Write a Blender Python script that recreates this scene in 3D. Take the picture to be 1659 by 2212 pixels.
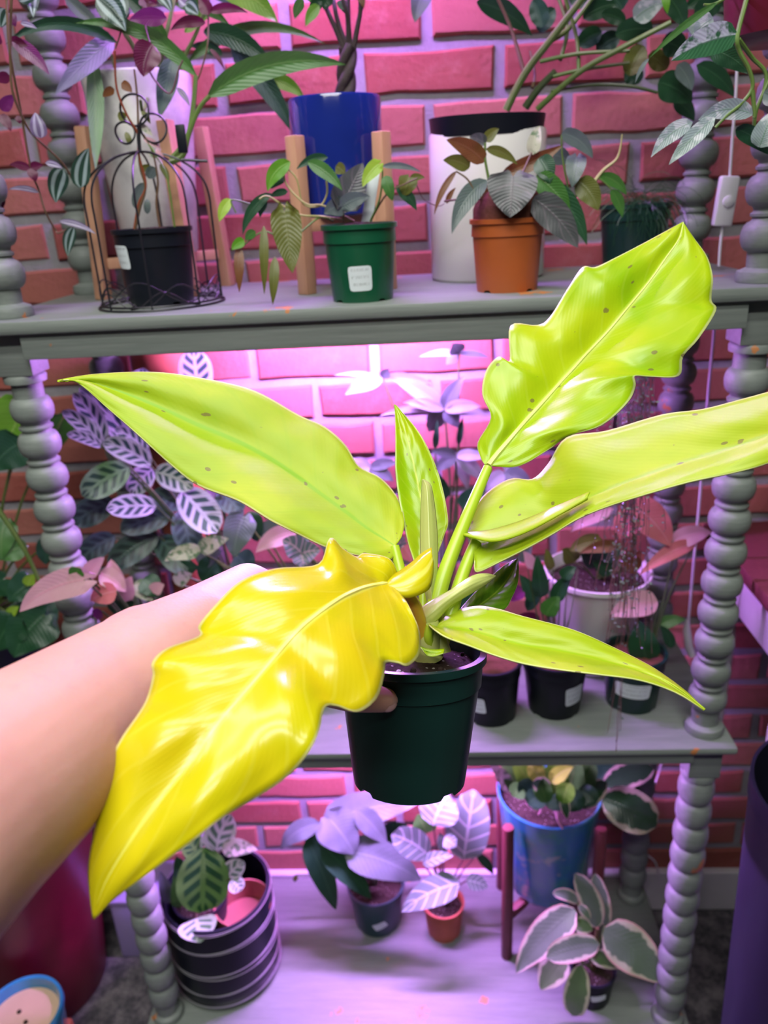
import bpy, bmesh, math, random
from mathutils import Vector, Matrix
random.seed(11)
for o in list(bpy.data.objects): bpy.data.objects.remove(o)
SC = bpy.context.scene
COL = SC.collection
# ------------------------------------------------------------------ camera
F = 1675.86
CAM = Vector((0.05574, -0.93813, 1.33796))
CR = Vector((0.99781, 0.04213, -0.05096)).normalized()
CF = Vector((-0.05818, 0.92562, -0.37396)).normalized()
CU = CR.cross(CF).normalized()
CR = CF.cross(CU).normalized()
cd = bpy.data.cameras.new('camera'); cam = bpy.data.objects.new('camera', cd); COL.objects.link(cam)
cd.sensor_fit = 'VERTICAL'; cd.sensor_height = 36.0; cd.sensor_width = 27.0
cd.lens = 36.0 * F / 2212.0; cd.clip_start = 0.02
cam.matrix_world = Matrix(((CR.x, CU.x, -CF.x, CAM.x), (CR.y, CU.y, -CF.y, CAM.y), (CR.z, CU.z, -CF.z, CAM.z), (0, 0, 0, 1)))
cd.dof.use_dof = True; cd.dof.focus_distance = 0.54; cd.dof.aperture_fstop = 7.0
SC.camera = cam
# ------------------------------------------------------------------ world and lights
w = bpy.data.worlds.new('room_world'); SC.world = w; w.use_nodes = True
w.node_tree.nodes['Background'].inputs[0].default_value = (0.86, 0.92, 1.0, 1)
w.node_tree.nodes['Background'].inputs[1].default_value = 0.04
def area(name, loc, target, sx, sy, power, col):
    l = bpy.data.lights.new(name, 'AREA'); l.shape = 'RECTANGLE'; l.size = sx; l.size_y = sy
    l.energy = power; l.color = col
    o = bpy.data.objects.new(name, l); COL.objects.link(o); o.location = loc
    o.rotation_euler = (Vector(target) - Vector(loc)).to_track_quat('-Z', 'Y').to_euler()
    return o
for yy, pw in ((-0.55, 18), (-1.15, 24), (-1.8, 34)):          # rows of ceiling strip lights
    area('ceiling_strip_light', (-0.15, yy, 2.65), (-0.15, yy * 0.97, 0.0), 1.4, 0.18, pw, (1.0, 0.98, 0.95))
GROW = (0.60, 0.24, 1.0)                        # grow lamp colour; the lamps themselves are built further down
Z1, Z2, Z3, ZT = 1.2287, 0.6076, 0.0, 1.850     # shelf tops
FLOOR = -0.11
vs = SC.view_settings; vs.view_transform = 'Standard'; vs.look = 'None'; vs.gamma = 1.0; vs.exposure = 0.0
vs.use_curve_mapping = False

# ------------------------------------------------------------------ pixel -> place helpers (1659 x 2212 frame)
def ray(x, y): return CF + CR * ((x - 829.5) / F) - CU * ((y - 1106.0) / F)
def PY(x, y, Y): d = ray(x, y); return CAM + d * ((Y - CAM.y) / d.y)
def PZ(x, y, z): d = ray(x, y); return CAM + d * ((z - CAM.z) / d.z)
def PD(x, y, t): return CAM + ray(x, y) * t
def depth(p): return (Vector(p) - CAM).dot(CF)
# ------------------------------------------------------------------ materials
MATS = {}
class NT:
    def __init__(s, name):
        s.m = bpy.data.materials.new(name); s.m.use_nodes = True; s.t = s.m.node_tree
        s.b = s.t.nodes['Principled BSDF']; s.out = s.t.nodes['Material Output']; MATS[name] = s.m
        s._uv = None
    def node(s, k, **kw):
        n = s.t.nodes.new(k)
        for a, v in kw.items(): setattr(n, a, v)
        return n
    def put(s, sock, v):
        if isinstance(v, bpy.types.NodeSocket): s.t.links.new(v, sock)
        elif isinstance(v, (tuple, list)) and len(v) == 3 and sock.type == 'RGBA': sock.default_value = (*v, 1)
        else: sock.default_value = v
    def mth(s, op, a, b=0.0, c=0.0, clamp=False):
        n = s.node('ShaderNodeMath', operation=op, use_clamp=clamp)
        s.put(n.inputs[0], a); s.put(n.inputs[1], b); s.put(n.inputs[2], c); return n.outputs[0]
    def step(s, v, lo, hi):
        n = s.node('ShaderNodeMapRange', interpolation_type='SMOOTHSTEP')
        s.put(n.inputs[0], v); s.put(n.inputs[1], lo); s.put(n.inputs[2], hi); return n.outputs[0]
    def mix(s, f, a, b):
        n = s.node('ShaderNodeMix', data_type='RGBA'); s.put(n.inputs[0], f); s.put(n.inputs[6], a); s.put(n.inputs[7], b); return n.outputs[2]
    def noise(s, scale, detail=3.0, vec=None, rough=0.5):
        n = s.node('ShaderNodeTexNoise'); n.inputs['Scale'].default_value = scale; n.inputs['Detail'].default_value = detail
        n.inputs['Roughness'].default_value = rough
        s.t.links.new(vec if vec else s.obj(), n.inputs['Vector']); return n.outputs[0]
    def voro(s, scale, vec=None):
        n = s.node('ShaderNodeTexVoronoi'); n.inputs['Scale'].default_value = scale
        s.t.links.new(vec if vec else s.obj(), n.inputs['Vector']); return n
    def obj(s):
        n = s.node('ShaderNodeTexCoord'); return n.outputs['Object']
    def uv(s):
        if not s._uv:
            n = s.node('ShaderNodeTexCoord'); x = s.node('ShaderNodeSeparateXYZ'); s.t.links.new(n.outputs['UV'], x.inputs[0])
            s._uv = (x.outputs[0], x.outputs[1], n.outputs['UV'])
        return s._uv
    def rnd(s): return s.node('ShaderNodeObjectInfo').outputs['Random']
    def bump(s, h, strength=0.3, dist=0.002):
        n = s.node('ShaderNodeBump'); n.inputs['Strength'].default_value = strength; n.inputs['Distance'].default_value = dist
        s.put(n.inputs['Height'], h); s.t.links.new(n.outputs[0], s.b.inputs['Normal']); return n.outputs[0]
    def set(s, **kw):
        for k, v in kw.items(): s.put(s.b.inputs[k.replace('_', ' ')], v)
        return s
    def translucent(s, col, f):
        tr = s.node('ShaderNodeBsdfTranslucent'); s.put(tr.inputs[0], col)
        mx = s.node('ShaderNodeMixShader'); s.put(mx.inputs[0], f)
        s.t.links.new(s.b.outputs[0], mx.inputs[1]); s.t.links.new(tr.outputs[0], mx.inputs[2]); s.t.links.new(mx.outputs[0], s.out.inputs[0])
def simple(name, col, rough=0.5, var=0.12, scale=30, bump=0.0, coat=0.0, spec=0.5, metal=0.0):
    s = NT(name); n = s.noise(scale)
    s.set(Base_Color=s.mix(n, tuple(c * (1 - var) for c in col), tuple(min(1, c * (1 + var)) for c in col)), Roughness=rough, Metallic=metal)
    s.b.inputs['Specular IOR Level'].default_value = spec
    s.b.inputs['Coat Weight'].default_value = coat; s.b.inputs['Coat Roughness'].default_value = 0.06
    if bump: s.bump(s.noise(scale * 4), bump)
    return s.m
def brickmat():
    s = NT('brick'); r = s.rnd(); n = s.noise(38, 6, rough=0.7); n2 = s.noise(9, 2)
    c = s.mix(r, (0.25, 0.060, 0.042), (0.36, 0.135, 0.10))
    c = s.mix(s.step(n, 0.45, 0.75), c, (0.30, 0.10, 0.075))
    c = s.mix(s.mth('MULTIPLY', s.step(n2, 0.62, 0.75), 0.5), c, (0.55, 0.40, 0.34))
    s.set(Base_Color=c, Roughness=0.85); s.bump(s.noise(120, 5), 0.5, 0.003)
brickmat()
simple('mortar', (0.25, 0.245, 0.255), 0.95, 0.18, 60, 0.6)
def paintmat():
    s = NT('grey_paint'); n = s.noise(14, 6, rough=0.65)
    tc = s.node('ShaderNodeTexCoord'); mp = s.node('ShaderNodeMapping'); mp.inputs['Scale'].default_value = (6, 60, 120)
    s.t.links.new(tc.outputs['Object'], mp.inputs[0]); br = s.noise(2.0, 4, mp.outputs[0], 0.7)
    c = s.mix(br, (0.108, 0.133, 0.116), (0.230, 0.262, 0.232))
    c = s.mix(s.step(n, 0.645, 0.655), c, (0.42, 0.16, 0.045))
    s.set(Base_Color=c, Roughness=0.55); s.bump(br, 0.25, 0.001)
paintmat()
simple('black_plastic', (0.006, 0.008, 0.013), 0.40, 0.2, spec=0.3)
simple('green_plastic', (0.004, 0.075, 0.032), 0.35)
simple('dark_green_plastic', (0.005, 0.026, 0.022), 0.30)
simple('teal_green_plastic', (0.010, 0.045, 0.050), 0.35)
simple('orange_plastic', (0.36, 0.085, 0.018), 0.42)
simple('burgundy_glaze', (0.085, 0.004, 0.014), 0.35, 0.2)
simple('white_ceramic', (0.66, 0.66, 0.62), 0.22, 0.06, 12, coat=0.3)
def marble():
    s = NT('white_marbled'); n = s.noise(16, 5, rough=0.6)
    s.set(Base_Color=s.mix(s.step(n, 0.4, 0.65), (0.70, 0.70, 0.66), (0.48, 0.48, 0.46)), Roughness=0.25)
marble()
simple('blue_glaze', (0.008, 0.020, 0.18), 0.10, 0.3, 10, coat=0.6)
def reactive():
    s = NT('teal_blue_glaze'); n = s.noise(11, 5, rough=0.65); g = s.node('ShaderNodeTexCoord')
    c = s.mix(s.step(n, 0.38, 0.66), (0.030, 0.15, 0.34), (0.030, 0.22, 0.20))
    c = s.mix(s.step(s.noise(30, 5), 0.60, 0.72), c, (0.24, 0.30, 0.34))
    s.set(Base_Color=c, Roughness=0.22); s.b.inputs['Coat Weight'].default_value = 0.4
reactive()
simple('sky_blue_glaze', (0.03, 0.19, 0.36), 0.12, 0.2, 20, coat=0.5)
simple('beige_filling', (0.52, 0.36, 0.24), 0.6, 0.1)
simple('terracotta', (0.38, 0.10, 0.045), 0.7, 0.15, 40)
simple('brown_plastic', (0.30, 0.10, 0.075), 0.5, 0.2)
def woodmat(name, a, b):
    s = NT(name); tc = s.node('ShaderNodeTexCoord'); mp = s.node('ShaderNodeMapping'); mp.inputs['Scale'].default_value = (60, 60, 6)
    s.t.links.new(tc.outputs['Object'], mp.inputs[0]); n = s.noise(2.2, 4, mp.outputs[0])
    s.set(Base_Color=s.mix(n, a, b), Roughness=0.55)
woodmat('pine_wood', (0.42, 0.20, 0.11), (0.56, 0.33, 0.20))
woodmat('mahogany_wood', (0.075, 0.012, 0.014), (0.16, 0.035, 0.035))
woodmat('dark_red_wood', (0.10, 0.018, 0.028), (0.18, 0.04, 0.05))
simple('white_furniture_paint', (0.55, 0.54, 0.55), 0.5, 0.1)
simple('black_wire', (0.012, 0.012, 0.016), 0.4)
simple('silver_line', (0.50, 0.50, 0.52), 0.3, 0.05, metal=0.7)
def soilmat(name, a, b, perl=True):
    s = NT(name); n = s.noise(160, 5, rough=0.7); c = s.mix(n, a, b)
    if perl: c = s.mix(s.step(s.voro(190).outputs[0], 0.20, 0.14), c, (0.35, 0.33, 0.30))
    s.set(Base_Color=c, Roughness=0.95); s.b.inputs['Specular IOR Level'].default_value = 0.05; s.bump(n, 0.5, 0.003)
soilmat('soil', (0.010, 0.008, 0.007), (0.06, 0.04, 0.03))
soilmat('coir_soil', (0.05, 0.018, 0.012), (0.17, 0.07, 0.05), False)
def floormat():
    s = NT('floor_concrete'); n = s.noise(30, 6, rough=0.75)
    s.set(Base_Color=s.mix(s.step(n, 0.35, 0.7), (0.030, 0.030, 0.036), (0.16, 0.15, 0.15)), Roughness=0.75); s.bump(n, 0.3, 0.003)
floormat()
def labelmat():
    s = NT('paper_label'); u, v, vec = s.uv()
    mp = s.node('ShaderNodeMapping'); mp.inputs['Scale'].default_value = (26, 3.2, 1); s.t.links.new(vec, mp.inputs[0])
    n = s.noise(1.6, 2, mp.outputs[0])
    rows = s.mth('ABSOLUTE', s.mth('SUBTRACT', s.mth('FRACT', s.mth('MULTIPLY', v, 3.4)), 0.5))
    ink = s.mth('MULTIPLY', s.step(rows, 0.24, 0.16), s.step(n, 0.48, 0.54))
    ink = s.mth('MULTIPLY', ink, s.mth('MULTIPLY', s.step(s.mth('ABSOLUTE', s.mth('SUBTRACT', u, 0.5)), 0.40, 0.34), s.step(s.mth('ABSOLUTE', s.mth('SUBTRACT', v, 0.5)), 0.42, 0.38)))
    s.set(Base_Color=s.mix(s.mth('MULTIPLY', ink, 0.55), (0.66, 0.74, 0.74), (0.22, 0.26, 0.24)), Roughness=0.45)
labelmat()
simple('cord_white', (0.62, 0.62, 0.64), 0.4, 0.05)
simple('bin_plastic', (0.008, 0.008, 0.018), 0.5, 0.2, spec=0.2)
simple('lilac_plastic', (0.30, 0.24, 0.48), 0.4, 0.1)
simple('lamp_housing', (0.5, 0.5, 0.5), 0.5, 0.05)
def skinmat():
    s = NT('skin'); n = s.noise(26, 5); n2 = s.noise(160, 4)
    c = s.mix(n, (0.52, 0.265, 0.205), (0.60, 0.35, 0.28)); c = s.mix(s.mth('MULTIPLY', s.step(n2, 0.55, 0.8), 0.35), c, (0.60, 0.26, 0.22))
    s.set(Base_Color=c, Roughness=0.55); s.b.inputs['Specular IOR Level'].default_value = 0.3; s.b.inputs['Subsurface Weight'].default_value = 0.25
    s.b.inputs['Subsurface Radius'].default_value = (0.010, 0.004, 0.002); s.b.inputs['Subsurface Scale'].default_value = 1.0
    s.bump(s.voro(420).outputs[0], 0.12, 0.0006)
skinmat()
simple('fingernail', (0.70, 0.42, 0.38), 0.25, 0.05, coat=0.3)

def leafmat(name, c1, c2, pat='plain', c3=None, rough=0.38, trans=0.18, under=None, freq=7.0, rib=None, spec=0.5):
    """c1 body, c2 pattern / variation colour, c3 third colour; UV.x runs base to tip, UV.y across."""
    s = NT(name); u, v, vec = s.uv()
    sg = s.mth('ABSOLUTE', s.mth('SUBTRACT', s.mth('MULTIPLY', v, 2.0), 1.0))
    n = s.noise(45, 3)
    if pat == 'plain': c = s.mix(n, c1, c2)
    elif pat == 'chevron':
        ph = s.mth('FRACT', s.mth('SUBTRACT', s.mth('MULTIPLY', u, freq), s.mth('MULTIPLY', sg, 1.25)))
        st = s.mth('MULTIPLY', s.step(ph, 0.05, 0.14), s.step(ph, 0.70, 0.58))
        st = s.mth('MULTIPLY', st, s.mth('MULTIPLY', s.step(sg, 0.07, 0.14), s.step(sg, 0.82, 0.66)))
        c = s.mix(st, c1, c2)
        if c3: c = s.mix(s.mth('MULTIPLY', s.step(s.noise(70, 3), 0.5, 0.7), 0.5), c, c3)
    elif pat == 'zebra':
        st = s.mth('MULTIPLY', s.step(sg, 0.20, 0.28), s.step(sg, 0.66, 0.58)); c = s.mix(st, c1, c2)
    elif pat == 'margin':
        e = s.mth('ADD', sg, s.mth('MULTIPLY', s.mth('SUBTRACT', s.noise(60, 3), 0.5), 0.6))
        c = s.mix(s.step(e, 0.68, 0.78), s.mix(n, c1, tuple(x * 0.75 for x in c1)), c2)
        if c3: c = s.mix(s.mth('MULTIPLY', s.step(sg, 0.86, 0.97), 0.8), c, c3)
    elif pat == 'veins':
        ph = s.mth('ABSOLUTE', s.mth('SUBTRACT', s.mth('FRACT', s.mth('SUBTRACT', s.mth('MULTIPLY', u, freq), s.mth('MULTIPLY', sg, 1.1))), 0.5))
        st = s.mth('MAXIMUM', s.step(ph, 0.14, 0.02), s.step(sg, 0.10, 0.03)); c = s.mix(s.mth('MULTIPLY', st, 0.75), s.mix(n, c1, tuple(x * 0.8 for x in c1)), c2)
    elif pat == 'speckle':
        c = s.mix(s.step(s.noise(110, 4), 0.48, 0.6), c1, c2)
    elif pat == 'half':
        c = s.mix(s.step(v, 0.44, 0.56), c1, s.mix(s.step(s.noise(120, 4), 0.45, 0.62), c2, c1))
    if rib: c = s.mix(s.mth('MULTIPLY', s.step(sg, 0.07, 0.02), 0.7), c, rib)
    if under:
        g = s.node('ShaderNodeNewGeometry'); c = s.mix(g.outputs['Backfacing'], c, under)
    s.set(Base_Color=c, Roughness=rough); s.b.inputs['Specular IOR Level'].default_value = spec
    ph = s.mth('SINE', s.mth('MULTIPLY', s.mth('SUBTRACT', s.mth('MULTIPLY', u, 14.0), s.mth('MULTIPLY', sg, 3.0)), 6.2832))
    s.bump(s.mth('ADD', s.mth('MULTIPLY', ph, 0.3), s.step(sg, 0.08, 0.0)), 0.22, 0.0012)
    if trans: s.translucent(c, trans)
    return s.m
leafmat('leaf_green', (0.035, 0.13, 0.020), (0.060, 0.19, 0.030), rib=(0.12, 0.25, 0.06))
leafmat('leaf_deep_green', (0.010, 0.050, 0.020), (0.022, 0.085, 0.032), rib=(0.04, 0.12, 0.05), rough=0.32)
leafmat('leaf_bright_green', (0.075, 0.25, 0.012), (0.12, 0.33, 0.020), rib=(0.2, 0.4, 0.06))
leafmat('leaf_lime', (0.25, 0.42, 0.03), (0.32, 0.52, 0.05), rib=(0.4, 0.55, 0.15))
leafmat('leaf_olive', (0.085, 0.11, 0.014), (0.13, 0.14, 0.025), rib=(0.17, 0.19, 0.06))
leafmat('leaf_copper', (0.13, 0.045, 0.016), (0.19, 0.085, 0.025), rib=(0.2, 0.1, 0.05))
leafmat('leaf_micans', (0.075, 0.085, 0.085), (0.12, 0.11, 0.12), 'veins', freq=3.0, rough=0.35)
leafmat('leaf_grey_green', (0.075, 0.115, 0.10), (0.125, 0.165, 0.155), rib=(0.17, 0.23, 0.2), rough=0.34)
leafmat('leaf_grey_green_lit', (0.24, 0.30, 0.27), (0.34, 0.40, 0.36), rib=(0.4, 0.45, 0.4), rough=0.36, trans=0.3)  # paler copy of the grey-green leaf, strong lamp light painted into its colour
leafmat('leaf_silver', (0.24, 0.32, 0.30), (0.45, 0.50, 0.50), 'speckle', rough=0.34, rib=(0.08, 0.2, 0.10))
leafmat('leaf_silver_half', (0.030, 0.12, 0.045), (0.40, 0.46, 0.46), 'half', rough=0.32)
leafmat('leaf_tradescantia', (0.022, 0.060, 0.040), (0.27, 0.37, 0.35), 'zebra', under=(0.10, 0.010, 0.055), rough=0.3)
leafmat('leaf_lilac_zebra', (0.17, 0.13, 0.24), (0.40, 0.38, 0.50), 'zebra', under=(0.13, 0.014, 0.09), rough=0.3)
leafmat('leaf_maroon', (0.075, 0.006, 0.028), (0.12, 0.010, 0.055), rough=0.32, rib=(0.10, 0.02, 0.05))
leafmat('leaf_purple', (0.12, 0.012, 0.095), (0.18, 0.025, 0.15), rough=0.3)
leafmat('leaf_calathea', (0.34, 0.40, 0.36), (0.020, 0.06, 0.05), 'chevron', rough=0.34, freq=5.0)
leafmat('leaf_calathea_green', (0.10, 0.22, 0.085), (0.012, 0.05, 0.022), 'chevron', rough=0.36, freq=5.0)
leafmat('leaf_calathea_dark', (0.035, 0.085, 0.055), (0.010, 0.032, 0.022), 'chevron', rough=0.36, freq=5.0)
leafmat('leaf_maranta', (0.11, 0.26, 0.055), (0.015, 0.08, 0.022), 'chevron', rough=0.36, freq=5.0)
leafmat('leaf_white_maranta', (0.50, 0.56, 0.50), (0.10, 0.20, 0.12), 'chevron', rough=0.36, freq=4.0)
leafmat('leaf_white_veined', (0.20, 0.30, 0.25), (0.62, 0.68, 0.64), 'veins', rough=0.38, freq=5.0)
leafmat('leaf_pink', (0.50, 0.26, 0.30), (0.58, 0.34, 0.38), rib=(0.6, 0.25, 0.32), rough=0.4)
leafmat('leaf_hot_pink', (0.55, 0.13, 0.16), (0.62, 0.22, 0.22), rib=(0.7, 0.3, 0.35), rough=0.4)
leafmat('leaf_cream', (0.40, 0.40, 0.30), (0.10, 0.17, 0.08), 'speckle', rough=0.4)
leafmat('leaf_fittonia', (0.09, 0.13, 0.13), (0.50, 0.30, 0.42), 'veins', freq=4.0)
leafmat('leaf_peperomia', (0.16, 0.23, 0.155), (0.58, 0.55, 0.42), 'margin', (0.70, 0.36, 0.36), rough=0.30)
leafmat('leaf_peperomia_green', (0.14, 0.24, 0.10), (0.55, 0.56, 0.38), 'margin', rough=0.30)
leafmat('leaf_glossy_margin', (0.030, 0.10, 0.03), (0.50, 0.48, 0.30), 'margin', rough=0.25)
simple('stem_green', (0.10, 0.17, 0.035), 0.45); simple('stem_dark', (0.045, 0.075, 0.02), 0.5)
simple('stem_pale', (0.36, 0.34, 0.13), 0.45); simple('stem_red', (0.22, 0.05, 0.02), 0.45)
simple('stem_brown', (0.11, 0.065, 0.03), 0.6); simple('bark', (0.045, 0.030, 0.028), 0.75, 0.3, 90, 0.4)
simple('stem_purple', (0.12, 0.05, 0.06), 0.5)

def heroleaf(name, a, b, rib, spots=True, rough=0.30, trans=0.22, ribpos=0.03, c3=None, amt=0.6, fb=0.05):
    s = NT(name); u, v, vec = s.uv(); sg = s.mth('ABSOLUTE', s.mth('SUBTRACT', s.mth('MULTIPLY', v, 2.0), 1.0))
    n = s.noise(20, 4); c = s.mix(s.step(n, 0.3, 0.7), a, b)
    if c3: c = s.mix(s.mth('MULTIPLY', s.step(s.noise(13, 2), 0.44, 0.66), amt), c, c3)
    ph = s.mth('SINE', s.mth('MULTIPLY', s.mth('ADD', s.mth('MULTIPLY', u, 11.0), s.mth('MULTIPLY', sg, 2.2)), 6.2832))
    c = s.mix(s.mth('MULTIPLY', s.step(ph, 0.86, 1.0), 0.12), c, rib)
    c = s.mix(s.step(sg, ribpos * 2.2, ribpos * 0.6), c, rib)
    c = s.mix(s.mth('MULTIPLY', s.step(sg, 0.962, 0.985), 0.55), c, (0.80, 0.80, 0.42))
    if spots:
        mp = s.node('ShaderNodeMapping'); mp.inputs['Scale'].default_value = (1.0, 0.42, 1); s.t.links.new(vec, mp.inputs[0])
        vo = s.voro(34, mp.outputs[0]); d = s.step(vo.outputs[0], 0.27, 0.20)
        pick = s.node('ShaderNodeSeparateColor'); s.t.links.new(vo.outputs[1], pick.inputs[0])
        d = s.mth('MULTIPLY', d, s.mth('GREATER_THAN', pick.outputs[0], 0.87)); c = s.mix(s.mth('MULTIPLY', d, 0.75), c, (0.19, 0.13, 0.045))
    s.set(Base_Color=c, Roughness=s.mth('ADD', s.mth('MULTIPLY', n, 0.12), rough - 0.06))
    fine = s.mth('SINE', s.mth('MULTIPLY', s.mth('ADD', s.mth('MULTIPLY', u, 60.0), s.mth('MULTIPLY', sg, 14.0)), 6.2832))
    s.bump(s.mth('ADD', s.mth('MULTIPLY', ph, 0.6), s.mth('MULTIPLY', fine, fb)), 0.16, 0.0012)
    s.translucent(c, trans)
heroleaf('blade_lime', (0.29, 0.51, 0.003), (0.39, 0.56, 0.006), (0.54, 0.66, 0.08), rough=0.31, c3=(0.50, 0.60, 0.005))
heroleaf('blade_lime_matte', (0.36, 0.51, 0.006), (0.45, 0.56, 0.010), (0.25, 0.48, 0.006), rough=0.55, c3=(0.30, 0.48, 0.005), fb=0.05)
heroleaf('blade_yellow', (0.56, 0.54, 0.003), (0.65, 0.57, 0.006), (0.74, 0.72, 0.10), spots=False, rough=0.25, c3=(0.68, 0.48, 0.008), amt=0.40)
heroleaf('blade_pale', (0.38, 0.53, 0.008), (0.47, 0.57, 0.020), (0.36, 0.54, 0.01), rough=0.46, c3=(0.36, 0.54, 0.006), fb=0.04)
heroleaf('blade_deep', (0.10, 0.26, 0.006), (0.15, 0.31, 0.010), (0.24, 0.40, 0.03), rough=0.36)
simple('petiole_lime', (0.36, 0.52, 0.02), 0.34, 0.1, 20); simple('petiole_amber', (0.62, 0.36, 0.03), 0.36)
simple('sheath_pale', (0.44, 0.50, 0.14), 0.35, 0.12, 30); simple('midrib_pale', (0.60, 0.68, 0.16), 0.32); simple('midrib_yellow', (0.80, 0.74, 0.16), 0.28)

# ------------------------------------------------------------------ geometry helpers
ORI = {}
def thing(name, loc, label, cat, group=None):
    o = bpy.data.objects.new(name, None); o.empty_display_size = 0.02; COL.objects.link(o); o.location = loc
    o['label'] = label; o['category'] = cat
    if group: o['group'] = group
    ORI[o.name] = Vector(loc); return o
def mesh(name, verts, faces, mat, parent=None, uvs=None, smooth=True, kind=None, label=None):
    off = ORI[parent.name] if parent else Vector((0, 0, 0))
    me = bpy.data.meshes.new(name); me.from_pydata([tuple(Vector(v) - off) for v in verts], [], faces); me.update()
    if uvs:
        ul = me.uv_layers.new(name='UVMap')
        for l in me.loops: ul.data[l.index].uv = uvs[l.vertex_index]
    if smooth: me.polygons.foreach_set('use_smooth', [True] * len(me.polygons))
    if smooth and not uvs: me.set_sharp_from_angle(angle=math.radians(42))
    me.materials.append(MATS[mat])
    o = bpy.data.objects.new(name, me); COL.objects.link(o)
    if parent: o.parent = parent
    ORI[o.name] = off
    if kind: o['kind'] = kind
    if label: o['label'] = label
    return o
class B:
    """collects verts and faces"""
    def __init__(s): s.v = []; s.f = []; s.uv = []
    def add(s, v, f, uv=None):
        k = len(s.v); s.v += [Vector(x) for x in v]; s.f += [tuple(i + k for i in q) for q in f]
        s.uv += uv if uv else [(0, 0)] * len(v); return s
    def box(s, c, d, bev=0.0, M=None):
        hx, hy, hz = d[0] / 2, d[1] / 2, d[2] / 2; bm = bmesh.new(); bmesh.ops.create_cube(bm, size=1.0)
        for v in bm.verts: v.co = Vector((v.co.x * d[0], v.co.y * d[1], v.co.z * d[2]))
        if bev: bmesh.ops.bevel(bm, geom=bm.edges[:], offset=bev, segments=2, affect='EDGES', profile=0.5)
        bm.verts.index_update()
        vs = [(M @ v.co if M else v.co) + Vector(c) for v in bm.verts]; fs = [tuple(v.index for v in f.verts) for f in bm.faces]; bm.free()
        return s.add(vs, fs)
    def lathe(s, prof, c=(0, 0, 0), n=40, M=None, sx=1.0, notch=None):
        vs = []; fs = []; c = Vector(c); m = len(prof)
        for i in range(n):
            a = 2 * math.pi * i / n
            for j, (r, z) in enumerate(prof):
                zz = z
                if notch and j in notch[0] and (i % (n // notch[1])) in notch[2]: zz = z + notch[3]
                p = Vector((r * math.cos(a) * sx, r * math.sin(a), zz)); vs.append((M @ p if M else p) + c)
        for i in range(n):
            k = (i + 1) % n
            for j in range(m - 1): fs.append((i * m + j, k * m + j, k * m + j + 1, i * m + j + 1))
        return s.add(vs, fs)
    def tube(s, pts, rad, n=8, cap=True, closed=False):
        P = [Vector(p) for p in pts]; m = len(P); R = rad if isinstance(rad, (list, tuple)) else [rad] * m
        vs = []; fs = []; ref = None
        for i in range(m):
            if closed: t = (P[(i + 1) % m] - P[(i - 1) % m])
            else: t = P[min(i + 1, m - 1)] - P[max(i - 1, 0)]
            t = t.normalized() if t.length > 1e-9 else Vector((0, 0, 1))
            if ref is None: ref = t.orthogonal().normalized()
            ref = (ref - t * ref.dot(t)); ref = ref.normalized() if ref.length > 1e-6 else t.orthogonal().normalized()
            b = t.cross(ref)
            for k in range(n):
                a = 2 * math.pi * k / n; vs.append(P[i] + (ref * math.cos(a) + b * math.sin(a)) * R[i])
        for i in range(m if closed else m - 1):
            j = (i + 1) % m
            for k in range(n): q = (k + 1) % n; fs.append((i * n + k, i * n + q, j * n + q, j * n + k))
        if cap and not closed: fs.append(tuple(range(n))[::-1]); fs.append(tuple((m - 1) * n + k for k in range(n)))
        return s.add(vs, fs)
    def out(s, name, mat, parent=None, **kw):
        return mesh(name, s.v, s.f, mat, parent, uvs=s.uv if kw.pop('uv', False) else None, **kw)
def smooth_path(pts, k=6):
    P = [Vector(p) for p in pts]
    if len(P) < 3:
        return [P[0].lerp(P[-1], i / k) for i in range(k + 1)]
    o = []
    for i in range(len(P) - 1):
        a, b, c, d = P[max(i - 1, 0)], P[i], P[i + 1], P[min(i + 2, len(P) - 1)]
        for j in range(k):
            t = j / k; o.append(0.5 * ((2 * b) + (c - a) * t + (2 * a - 5 * b + 4 * c - d) * t * t + (3 * b - a - 3 * c + d) * t ** 3))
    return o + [P[-1]]
def lerps(vals, n):
    m = len(vals) - 1; o = []
    for i in range(n):
        t = i / (n - 1) * m; k = min(int(t), m - 1); o.append(vals[k] + (vals[k + 1] - vals[k]) * (t - k))
    return o
def vine(parent, pts, r0, r1, mat, name='stem', n=6, k=6):
    P = smooth_path(pts, k); return B().tube(P, [r0 + (r1 - r0) * i / (len(P) - 1) for i in range(len(P))], n).out(name, mat, parent)
SH = {'lance': (0.62, 1.05), 'ovate': (0.42, 0.85), 'ellip': (0.5, 0.5), 'heart': (0.26, 0.85), 'obov': (0.85, 0.45), 'strap': (0.30, 0.55), 'long': (0.5, 0.95), 'round': (0.42, 0.42)}
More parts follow.
